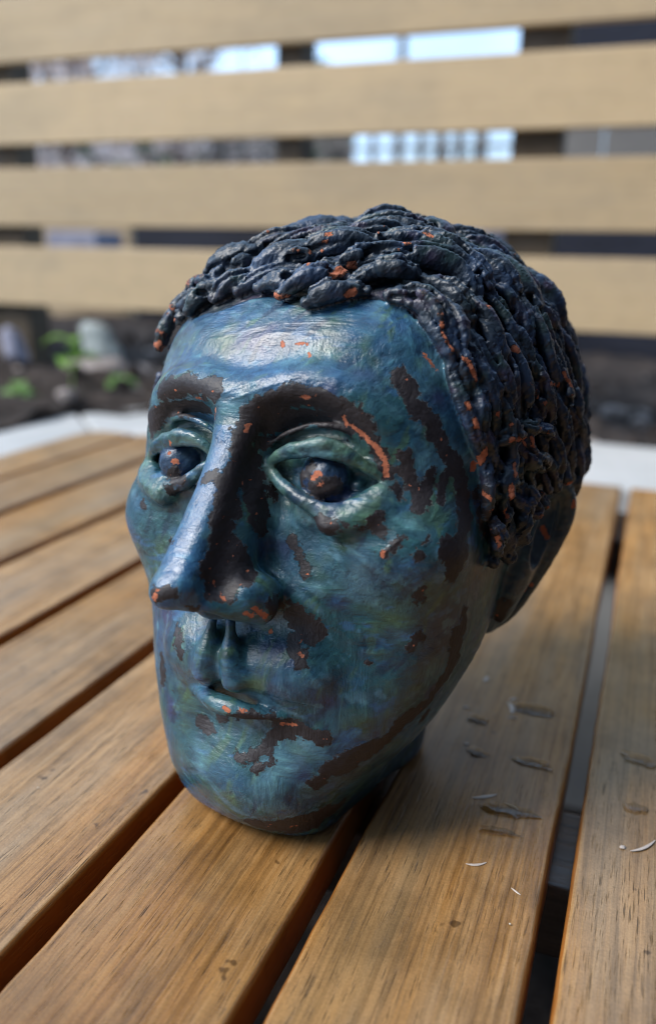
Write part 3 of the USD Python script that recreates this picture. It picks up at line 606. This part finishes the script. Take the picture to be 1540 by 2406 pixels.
# ---------------------------------------------------------------- the painted head
RH = Rotation.from_rotvec(HEADROT).as_matrix()
def to_world(v): return v * .01 * HEADSCALE @ RH.T + HEADPOS
def sculpt(h):
    g = build_grid(h); g0 = g.d.copy(); features(g); n0 = g.d.copy(); ears(g); floor(g); e0 = g.d.copy(); hair(g); v, f = mesh(g)
    q = (v - LO) / g.h; hl = hairline(v)
    face_d, hair_d, ear_d = trilinear(g0, q), trilinear(e0, q), trilinear(n0, q)
    del g0, n0, e0
    s = g.d[::2, ::2, ::2]; cv = trilinear(ndimage.gaussian_filter(s, 1.6), q / 2) - trilinear(s, q / 2); fine = trilinear(ndimage.gaussian_filter(s, .9), q / 2) - trilinear(s, q / 2)
    part = np.zeros(len(v), int)
    part[(hair_d > .07) | ((hl > .15) & (ear_d < .1))] = 1
    part[(ear_d > .09) & (part == 0)] = np.where(v[(ear_d > .09) & (part == 0), 0] < 0, 2, 3)
    for k, (ce, rr) in enumerate((((-2.85, 8.05, .62), .9), ((3.2, 8.05, .75), .9))):
        part[(np.linalg.norm((v - ce) / [1, 1.12, .98], axis=1) < rr + .03) & (v[:, 1] > 8.35)] = 4 + k
    nose = (face_d > .12) & (np.abs(v[:, 0] - .1) < 2.1 - .33 * np.clip(v[:, 2] + 2.6, 0, 9)) & (v[:, 2] < 2.2) & (v[:, 2] > -4.4) & (v[:, 1] > 9.2) & (part == 0)
    part[nose] = 6
    part[(part == 0) & (v[:, 1] > 8.2) & (v[:, 2] < -6.4 + .05 * v[:, 0] ** 2) & (v[:, 2] > -7.45 + .06 * v[:, 0] ** 2) & (np.abs(v[:, 0]) < 2.9)] = 7
    n = vnormals(v, f)
    # the clay is pushed about by fingers and tools
    lumpy = .05 * (meshkit.fbm(v * .9, 3, 41) - .5) + .035 * (meshkit.fbm(v * 2.4, 3, 17) - .5)
    rough = .05 * (meshkit.fbm(v * 3.2, 3, 5) - .5) + .035 * (meshkit.fbm(v * 8, 2, 8) - .5)
    v = v + n * np.where(part == 1, lumpy + rough, lumpy * np.clip((v[:, 2] + 11.3) / .6, 0, 1))[:, None]
    # strands scored along the comb of the hair
    dd = flow(v); bb = np.cross(n, dd); bb /= np.linalg.norm(bb, axis=1, keepdims=True) + 1e-9
    st = np.c_[(v * bb).sum(1) * 5.5, (v * n).sum(1) * 2.5, (v * dd).sum(1) * 1.1]
    strand = .085 * (meshkit.fbm(st, 3, 23) - .5) + .035 * (meshkit.fbm(v * 6, 3, 29) - .5)
    eyes = np.clip(1.25 - np.abs(np.linalg.norm((np.abs(v) * [1, 0, 0] + v * [0, 1, 1] - [3, 8.6, .7]) / [2.1, 2, 1.7], axis=1)), 0, .5) * 2
    v = v + n * np.where(part == 1, strand + np.clip(fine * 1.7, -.16, .13), eyes * .15 * (meshkit.fbm(v * 2.2, 3, 33) - .5) + .02 * (meshkit.fbm(v * 3.5, 3, 35) - .5) * (v[:, 2] > -11))[:, None]
    return v, f, part, cv, fine, hl
V, F, PART, CV, FINE, HL = sculpt(HEADRES)
W = to_world(V); N = vnormals(W, F)
cam_q = (W - EYE) @ VIEW.T; PX = MID + FOC * cam_q[:, :2] / cam_q[:, 2:]
_front = np.nonzero(((EYE - W) * N).sum(1) > 0)[0]; _tree = cKDTree(PX[_front])
def on_head(px, py):
    """The point of the sculpture that is seen at a place in the photograph."""
    i = _front[_tree.query_ball_point((px, py), 7)]
    return V[i[np.argmin(cam_q[i, 2])]] if len(i) else None
PXCM = 75.
def marks(rows, soft=.3):
    """Signed field: > 0 inside a chip. Each row: ([(px, py), ...], radius px)."""
    out = np.full(len(V), -1.); K = cKDTree(V)
    for pts, r in rows:
        P = [on_head(*a) for a in pts]; P = [p for p in P if p is not None]
        if not P: continue
        if len(P) == 1: P = P * 2
        q = np.vstack([np.linspace(a, b, 14) for a, b in zip(P[:-1], P[1:])]); rc = r / PXCM
        T = cKDTree(q); near = np.unique(np.concatenate([np.asarray(a, int) for a in K.query_ball_point(q, rc + .3)]))
        d, _ = T.query(V[near]); out[near] = np.maximum(out[near], np.clip((rc - d) / soft, -1, 1.))
    return out
GROOVE = marks([([(505,790),(600,762),(700,748),(800,752),(900,770)], 2.5), ([(560,800),(650,775),(760,772),(850,785)], 2.5), ([(470,780),(560,745),(640,735)], 2), ([(520,925),(590,890),(640,868)], 2.5), ([(540,940),(620,905),(700,880)], 2), ([(590,900),(650,850),(720,830)], 2),
 ([(860,1320),(890,1400)], 2), ([(780,1480),(860,1530)], 2), ([(840,1480),(850,1530)], 2), ([(930,1270),(900,1300)], 4), ([(415,1290),(380,1340)], 2), ([(520,990),(500,1030)], 2)], .07)
V = V - N * (np.clip(GROOVE + .6, 0, 1) * .035)[:, None]; W = to_world(V); N = vnormals(W, F)
_n = (meshkit.fbm(V * 1.9, 3, 91) - .5) * 1.1 + (meshkit.fbm(V * 5.5, 2, 92) - .5) * .55
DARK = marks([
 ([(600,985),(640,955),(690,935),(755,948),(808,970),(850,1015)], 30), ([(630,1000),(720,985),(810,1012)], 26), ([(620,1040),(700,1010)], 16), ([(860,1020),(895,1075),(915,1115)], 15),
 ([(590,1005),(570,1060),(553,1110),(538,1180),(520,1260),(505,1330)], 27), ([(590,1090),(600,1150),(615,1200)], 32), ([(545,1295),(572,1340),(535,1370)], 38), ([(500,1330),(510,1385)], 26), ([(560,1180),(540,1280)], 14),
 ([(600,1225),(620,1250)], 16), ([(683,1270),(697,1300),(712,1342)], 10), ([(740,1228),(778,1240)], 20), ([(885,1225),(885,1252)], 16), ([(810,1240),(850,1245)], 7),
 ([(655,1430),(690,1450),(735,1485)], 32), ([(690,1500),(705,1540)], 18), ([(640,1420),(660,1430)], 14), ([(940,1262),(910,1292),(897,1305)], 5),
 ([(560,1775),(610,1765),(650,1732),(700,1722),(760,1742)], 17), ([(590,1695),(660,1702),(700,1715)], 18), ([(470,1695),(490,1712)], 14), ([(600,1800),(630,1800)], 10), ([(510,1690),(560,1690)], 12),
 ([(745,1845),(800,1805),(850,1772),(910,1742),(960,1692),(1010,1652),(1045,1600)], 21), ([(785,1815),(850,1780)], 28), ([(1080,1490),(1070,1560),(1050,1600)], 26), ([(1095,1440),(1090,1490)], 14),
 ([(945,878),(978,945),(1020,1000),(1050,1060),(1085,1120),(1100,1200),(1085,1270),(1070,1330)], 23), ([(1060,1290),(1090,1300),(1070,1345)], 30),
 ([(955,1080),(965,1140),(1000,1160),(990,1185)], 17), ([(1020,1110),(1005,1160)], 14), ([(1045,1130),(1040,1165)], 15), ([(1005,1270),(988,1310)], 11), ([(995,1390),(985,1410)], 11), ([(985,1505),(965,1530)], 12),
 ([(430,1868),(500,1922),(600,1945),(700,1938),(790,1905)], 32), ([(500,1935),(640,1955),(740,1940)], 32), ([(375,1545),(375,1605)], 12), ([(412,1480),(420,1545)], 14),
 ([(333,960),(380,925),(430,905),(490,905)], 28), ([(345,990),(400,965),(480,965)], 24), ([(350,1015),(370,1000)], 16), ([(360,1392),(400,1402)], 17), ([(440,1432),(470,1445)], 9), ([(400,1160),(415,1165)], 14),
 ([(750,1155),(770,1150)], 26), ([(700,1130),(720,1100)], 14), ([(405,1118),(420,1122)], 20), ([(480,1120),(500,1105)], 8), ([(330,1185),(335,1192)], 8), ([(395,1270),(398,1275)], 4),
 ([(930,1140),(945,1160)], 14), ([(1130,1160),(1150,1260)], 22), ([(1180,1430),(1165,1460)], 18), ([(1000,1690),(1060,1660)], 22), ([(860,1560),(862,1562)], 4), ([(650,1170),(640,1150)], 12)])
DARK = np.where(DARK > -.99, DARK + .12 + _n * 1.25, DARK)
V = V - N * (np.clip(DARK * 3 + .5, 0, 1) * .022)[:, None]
CLAY = marks([
 ([(590,1002),(585,1010)], 6), ([(708,938),(725,940)], 5), ([(806,985),(812,1000)], 5), ([(822,1005),(850,1025),(880,1055),(902,1085),(912,1112)], 7), ([(730,1122),(742,1114)], 8), ([(742,1143),(750,1138)], 5), ([(402,1086),(412,1089)], 7), ([(395,1045),(392,1060)], 5),
 ([(333,972),(330,1000)], 9), ([(455,938),(468,942)], 5), ([(790,645),(825,630)], 13), ([(735,588),(760,570)], 6), ([(822,697),(832,690)], 11), ([(1035,762),(1045,780),(1062,812),(1100,852),(1125,888)], 6), ([(1000,830),(1030,865)], 4), ([(1205,815),(1222,820)], 10),
 ([(572,1447),(590,1452)], 6), ([(600,1435),(625,1455),(630,1478)], 7), ([(362,1402),(358,1412)], 8), ([(505,1370),(525,1400)], 4), ([(520,1664),(532,1666)], 7), ([(560,1665),(575,1666)], 5), ([(655,1703),(690,1705)], 4), ([(702,1528),(708,1535)], 4), ([(700,1505),(703,1505)], 4),
 ([(893,1303),(897,1310)], 7), ([(655,802),(662,808)], 5), ([(695,803),(718,802)], 4), ([(722,825),(724,832)], 4), ([(1115,1100),(1140,1070)], 12), ([(1130,1085),(1145,1065)], 10), ([(1205,1028),(1250,1035),(1258,1050)], 7), ([(1175,970),(1195,1000)], 6), ([(1200,1150),(1205,1170)], 9), ([(1130,1160),(1150,1175)], 6),
 ([(1210,1085),(1215,1120)], 6), ([(1185,1210),(1195,1200)], 7), ([(1165,1270),(1180,1280)], 7), ([(1100,950),(1105,965)], 7), ([(1120,985),(1122,1010)], 7), ([(1355,1180),(1350,1195)], 8), ([(1280,1240),(1285,1255)], 8), ([(1250,1380),(1240,1390)], 8), ([(1235,1040),(1240,1044)], 6), ([(1330,880),(1350,905)], 6), ([(1300,900),(1315,910)], 7),
 ([(500,960),(497,985)], 3), ([(368,806),(372,815)], 8), ([(1405,1030),(1408,1036)], 6), ([(650,704),(680,700)], 5), ([(720,615),(750,590)], 5), ([(600,545),(625,540)], 4), ([(760,555),(775,545)], 5), ([(990,545),(1010,555)], 4), ([(940,580),(960,570)], 5)], .14)
fb = lambda s, seed, o=3: meshkit.fbm(V * s, o, seed)
a1, a2, a3 = fb(.5, 61), fb(.8, 62), fb(.42, 63)
mix = lambda A, B, t: A + (np.asarray(B) - A) * np.clip(t, 0, 1)[:, None]
teal, blue, green, deep, pale, violet = [np.array(c) for c in ((.018, .064, .080), (.022, .070, .140), (.036, .075, .048), (.008, .022, .046), (.060, .145, .195), (.024, .036, .090))]
TONE = np.tile(teal, (len(V), 1))
TONE = mix(TONE, blue, (a1 - .48) * 3.2 + np.clip((V[:, 2] - 2.5) / 4, 0, .7)); TONE = mix(TONE, green, (a2 - .54) * 4); TONE = mix(TONE, deep, (a3 - .55) * 4); TONE = mix(TONE, violet, (fb(.6, 66) - .60) * 6)
_sd = [np.array(q) / np.linalg.norm(q) for q in ((.8, .2, .5), (.3, .1, -1.), (1., -.1, -.15), (.5, .2, -.8))]
for k, (sd, colour) in enumerate(zip(_sd, (pale, green * 1.3, blue * 1.3, deep))):      # single loaded strokes of the brush
    pr = (V @ sd)[:, None] * sd; sp = (V - pr) * 3.1 + pr * .55
    st = meshkit.fbm(sp + meshkit.noise(V * .8, 200 + k)[:, None] * .8, 4, 120 + k); TONE = mix(TONE, colour, np.clip((st - .60) * 9, 0, .75) * np.clip((fb(.55, 130 + k) - .38) * 5, 0, 1))
TONE = mix(TONE, pale, (fb(.7, 64) - .57) * 4 * (V[:, 2] > -12))
nose_ridge = np.clip(1 - np.abs(V[:, 0] - .1) / .8, 0, 1) * (PART == 6); TONE = mix(TONE, blue * 1.25, nose_ridge * 1.2)
lid = np.clip(1 - np.abs(np.linalg.norm((V - [-2.9, 8.6, .7]) / [1.5, 1.2, 1], axis=1) - 1.25) / .45, 0, 1) + np.clip(1 - np.abs(np.linalg.norm((V - [3.2, 8.6, .75]) / [1.5, 1.2, 1], axis=1) - 1.25) / .45, 0, 1); TONE = mix(TONE, np.array([.07, .125, .095]), lid * (PART == 0) * (V[:, 1] > 7) * .75 * np.clip(fb(1.5, 99) * 3 - .8, 0, 1))
hair_m = PART == 1
HT = np.tile([.012, .021, .034], (len(V), 1)); HT = mix(HT, [.022, .042, .085], (fb(.8, 70) - .5) * 5); HT = mix(HT, [.020, .040, .045], (fb(1.1, 71) - .55) * 6); HT = mix(HT, [.034, .030, .055], (fb(1.4, 72) - .58) * 6)
HT = mix(HT, [.055, .060, .055], np.clip(-CV * 14 - .25, 0, .25) * np.clip(fb(1.7, 73) * 2 - .35, 0, 1))      # dust in the hollows
TONE = np.where(hair_m[:, None], HT, TONE)
ear_m = (PART == 2) | (PART == 3); TONE[ear_m] = mix(TONE[ear_m], [.028, .052, .070], np.full(ear_m.sum(), .8))
TONE[(PART == 4) | (PART == 5)] = mix(TONE[(PART == 4) | (PART == 5)], [.012, .022, .070], np.full(((PART == 4) | (PART == 5)).sum(), .7))
TONE[PART >= 4] *= np.where((PART[PART >= 4] < 6), .8, 1)[:, None]
worn = np.clip((FINE - .03) / .04, 0, 1) * np.clip((fb(.9, 75) - .43) * 6, 0, 1)          # paint rubbed off the ridges of the hair
CLAY = np.maximum(CLAY, np.where(hair_m | ear_m, worn * 1.5 - .62, -1)); CLAY = np.maximum(CLAY, np.where(DARK > .3, np.clip((fb(6.5, 77, 2) - .80) * 9 + .1, -1, .7), -1))
DARK = np.where(hair_m, np.maximum(DARK - .5, np.clip(CLAY + .25, -1, 1) * (CLAY > -.3) - (CLAY <= -.3)), DARK)
TONE *= ((1 + .3 * (fb(6, 79, 2) - .5)) * 1.05)[:, None]

head_mat = mat('weathered_paint', {
    'at': ('attribute', {'attribute': 'tone'}), 'ad': ('attribute', {'attribute': 'dark'}), 'ac': ('attribute', {'attribute': 'clay'}), 'ah': ('attribute', {'attribute': 'hairy'}),
    'tc': ('texture_coordinate', {}),
    'm1': ('mapping', {'rotation': (.3, .9, .4), 'scale': (330, 330, 42)}), 'm2': ('mapping', {'rotation': (1.2, -.5, .2), 'scale': (330, 42, 330)}), 'm3': ('mapping', {'rotation': (.2, .4, 1.1), 'scale': (42, 330, 330)}),
    's1': ('noise_texture', {'scale': 1., 'detail': 4, 'roughness': .6, 'distortion': .4}), 's2': ('noise_texture', {'scale': 1., 'detail': 4, 'roughness': .6, 'distortion': .4}), 's3': ('noise_texture', {'scale': 1., 'detail': 4, 'roughness': .6, 'distortion': .4}),
    'w': ('noise_texture', {'scale': 42., 'detail': 1}), 'w2': ('noise_texture', {'scale': 37., 'detail': 1, 'distortion': .5}),
    'wr': ('rgb_ramp', {'ramp': [(.44, (0, 0, 0)), (.54, (1, 1, 1))]}), 'wr2': ('rgb_ramp', {'ramp': [(.47, (0, 0, 0)), (.57, (1, 1, 1))]}),
    'sm': ('mix_float', {}), 'sn': ('mix_float', {}),
    'sr': ('rgb_ramp', {'ramp': [(.30, (.5, .53, .6)), (.46, (.95, .96, 1)), (.56, (1.1, 1.08, 1.05)), (.68, (1.7, 1.65, 1.45)), (.8, (2.3, 2.3, 1.8))]}),
    'c1': ('mix_color', {'blend_type': 'multiply', 'fac': 1., 'use_clamp': False}),
    'ch': ('mix_color', {'blend_type': 'mix', 'fac': .5, 'use_clamp': False, 'b': (1, 1, 1)}),
    'e': ('noise_texture', {'scale': 430., 'detail': 5, 'roughness': .7}), 'e2': ('noise_texture', {'scale': 900., 'detail': 4, 'roughness': .7}),
    'd1': ('math', {'math_type': 'multiply_add', 'value2': 2.6, 'value3': -1.3}), 'd2': ('math', {'math_type': 'add'}), 'dr': ('map_range', {'from_min': -.03, 'from_max': .05, 'clamp': True}),
    'k1': ('math', {'math_type': 'multiply_add', 'value2': 2.4, 'value3': -1.2}), 'k2': ('math', {'math_type': 'add'}), 'kr': ('map_range', {'from_min': 0., 'from_max': .12, 'clamp': True}),
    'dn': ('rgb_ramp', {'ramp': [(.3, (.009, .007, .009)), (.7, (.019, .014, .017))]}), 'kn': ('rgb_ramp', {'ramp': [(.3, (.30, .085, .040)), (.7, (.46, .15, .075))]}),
    'c2': ('mix_color', {'use_clamp': False}), 'c3': ('mix_color', {'use_clamp': False}),
    'rg': ('map_range', {'from_min': .36, 'from_max': .64, 'to_min': .13, 'to_max': .34, 'clamp': True}), 'r0': ('mix_float', {'b': .36}), 'r1': ('mix_float', {'b': .56}), 'r2': ('mix_float', {'b': .8}),
    'h1': ('math', {'math_type': 'multiply_add', 'value2': -1.0}), 'h2': ('math', {'math_type': 'multiply_add', 'value2': -.35}), 'h3': ('math', {'math_type': 'multiply_add', 'value2': .35}),
    'b': ('bump', {'strength': .62, 'distance': .0009}),
    'p': ('principled_bsdf', {'specular_ior_level': .5})},
    [('tc.object', x + '.vector') for x in ('m1', 'm2', 'm3', 'w', 'w2', 'e', 'e2')] + [('m1.vector', 's1.vector'), ('m2.vector', 's2.vector'), ('m3.vector', 's3.vector'), ('w.fac', 'wr.fac'), ('w2.fac', 'wr2.fac'),
     ('wr.color', 'sm.fac'), ('s1.fac', 'sm.a'), ('s2.fac', 'sm.b'), ('wr2.color', 'sn.fac'), ('sm.result', 'sn.a'), ('s3.fac', 'sn.b'), ('sn.result', 'sr.fac'),
     ('sr.color', 'ch.a'), ('ah.fac', 'ch.fac'), ('at.color', 'c1.a'), ('ch.result', 'c1.b'),
     ('e.fac', 'd1.value1'), ('d1.value', 'd2.value1'), ('ad.fac', 'd2.value2'), ('d2.value', 'dr.value'), ('e2.fac', 'k1.value1'), ('k1.value', 'k2.value1'), ('ac.fac', 'k2.value2'), ('k2.value', 'kr.value'),
     ('e2.fac', 'dn.fac'), ('e.fac', 'kn.fac'), ('c1.result', 'c2.a'), ('dn.color', 'c2.b'), ('dr.result', 'c2.fac'), ('c2.result', 'c3.a'), ('kn.color', 'c3.b'), ('kr.result', 'c3.fac'), ('c3.result', 'p.base_color'),
     ('w.fac', 'rg.value'), ('rg.result', 'r0.a'), ('ah.fac', 'r0.fac'), ('r0.result', 'r1.a'), ('dr.result', 'r1.fac'), ('r1.result', 'r2.a'), ('kr.result', 'r2.fac'), ('r2.result', 'p.roughness'),
     ('dr.result', 'h1.value1'), ('sn.result', 'h1.value3'), ('kr.result', 'h2.value1'), ('h1.value', 'h2.value3'), ('e2.fac', 'h3.value1'), ('h2.value', 'h3.value3'), ('h3.value', 'b.height'), ('b.normal', 'p.normal')])
W = to_world(V); N = vnormals(W, F)
BASE = np.array([-.085, .27, 0.])
head = thing('sculpted_head', 'blue painted terracotta sculpture of a man\'s head with curly hair and chipped paint', 'sculpture', BASE)
fp = PART[F]; owner = np.where(fp[:, 0] == fp[:, 1], fp[:, 0], np.where(fp[:, 1] == fp[:, 2], fp[:, 1], np.where(fp[:, 0] == fp[:, 2], fp[:, 0], fp.min(1))))
HAIRY = hair_m * 1.
for k, name in ((0, 'face'), (1, 'hair'), (2, 'ear'), (3, 'ear'), (4, 'eye'), (5, 'eye'), (6, 'nose'), (7, 'lips')):
    ff = F[owner == k]
    if not len(ff): continue
    u, inv = np.unique(ff, return_inverse=True)
    m = usdkit.mesh(stage, where(name, head), (W[u] - BASE, inv.reshape(-1, 3)), head_mat)
    m.CreateNormalsAttr(Vt.Vec3fArray.FromNumpy(N[u].astype(np.float32))); m.SetNormalsInterpolation('vertex')
    pv = UsdGeom.PrimvarsAPI(m)
    pv.CreatePrimvar('tone', Sdf.ValueTypeNames.Color3fArray, 'vertex').Set(Vt.Vec3fArray.FromNumpy(np.clip(TONE[u], .002, 1).astype(np.float32)))
    for nm, arr in (('dark', DARK), ('clay', CLAY), ('hairy', HAIRY)): pv.CreatePrimvar(nm, Sdf.ValueTypeNames.FloatArray, 'vertex').Set(Vt.FloatArray.FromNumpy(arr[u].astype(np.float32)))

wet = mat('wet_film', {'t': ('transparent_bsdf', {'color': (.95, .89, .78)}), 'g': ('glossy_bsdf', {'roughness': .12}), 'f': ('fresnel', {'IOR': 1.4}), 'x': ('mix_closure', {})}, [('f.fac', 'x.fac'), ('t.BSDF', 'x.closure1'), ('g.BSDF', 'x.closure2')], 'x.closure')
rg = np.random.default_rng(50)
for px, py, w, dpt in ((1118, 1768, 24, 9), (1252, 1795, 36, 10), (1190, 1905, 50, 13), (1165, 1955, 38, 8), (1255, 1668, 42, 12), (1120, 1690, 22, 8), (1500, 1785, 34, 12), (1492, 1900, 26, 8)):
    c = ground(px, py); ex = ground(px + w, py + w * .22) - c; ey = ground(px, py - dpt) - c; n_ = 40; a = np.linspace(0, 2 * math.pi, n_, endpoint=False); r = 1.2 + .7 * (meshkit.fbm(np.c_[np.cos(a) * 1.7, np.sin(a) * 1.7, 0 * a + px], 3, 4) - .5) * 2
    V_, F_ = [c + [0, 0, .00075]], []
    for q, zz in ((.6, .0007), (.9, .0006), (1., .0003)): V_ += [c + (ex * math.cos(t) + ey * math.sin(t)) * k * q + [0, 0, zz] for t, k in zip(a, r)]
    for i in range(n_):
        j = (i + 1) % n_; F_.append((0, 1 + i, 1 + j))
        for L_ in (0, 1): b_ = 1 + L_ * n_; F_ += [(b_ + i, b_ + n_ + i, b_ + n_ + j), (b_ + i, b_ + n_ + j, b_ + j)]
    obj('wet_patch', (np.array(V_), np.array(F_)), wet, table, True)
rg = np.random.default_rng(77); specks = []
for k in range(150):
    x, y = rg.uniform(-.55, .2), rg.uniform(.12, .75)
    if np.min(np.abs(gaps - x)) < .006 or math.hypot(x + .09, (y - .27) * .8) < .07: continue
    r = rg.uniform(.00018, .00055) * rg.choice([.7, 1, 1.3]); v, f = lump(r, k, 1, (1, 1, .6)); specks.append((v + [x, y, .0006], f))
obj('grit', join(specks), grit_mat, None, False, 'pale dust specks and grit lying on the table slats', 'dust', None, 'stuff')

# ---------------------------------------------------------------- pale raised slivers standing in for sky glints on dents in the boards
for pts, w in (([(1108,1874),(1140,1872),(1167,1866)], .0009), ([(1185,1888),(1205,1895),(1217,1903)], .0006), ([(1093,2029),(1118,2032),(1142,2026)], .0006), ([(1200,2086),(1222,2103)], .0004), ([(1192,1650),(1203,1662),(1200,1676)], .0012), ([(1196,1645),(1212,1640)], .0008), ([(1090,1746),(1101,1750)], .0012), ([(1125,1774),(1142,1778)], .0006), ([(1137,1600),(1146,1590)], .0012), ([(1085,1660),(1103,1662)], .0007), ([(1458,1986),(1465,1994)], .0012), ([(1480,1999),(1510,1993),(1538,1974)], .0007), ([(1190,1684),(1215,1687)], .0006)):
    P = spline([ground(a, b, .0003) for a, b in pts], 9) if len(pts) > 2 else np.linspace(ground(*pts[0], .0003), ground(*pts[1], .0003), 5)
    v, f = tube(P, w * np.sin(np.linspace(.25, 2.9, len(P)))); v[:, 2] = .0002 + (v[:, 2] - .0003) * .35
    obj('dent_glint', (v, f), dent_glint_mat, table, True)
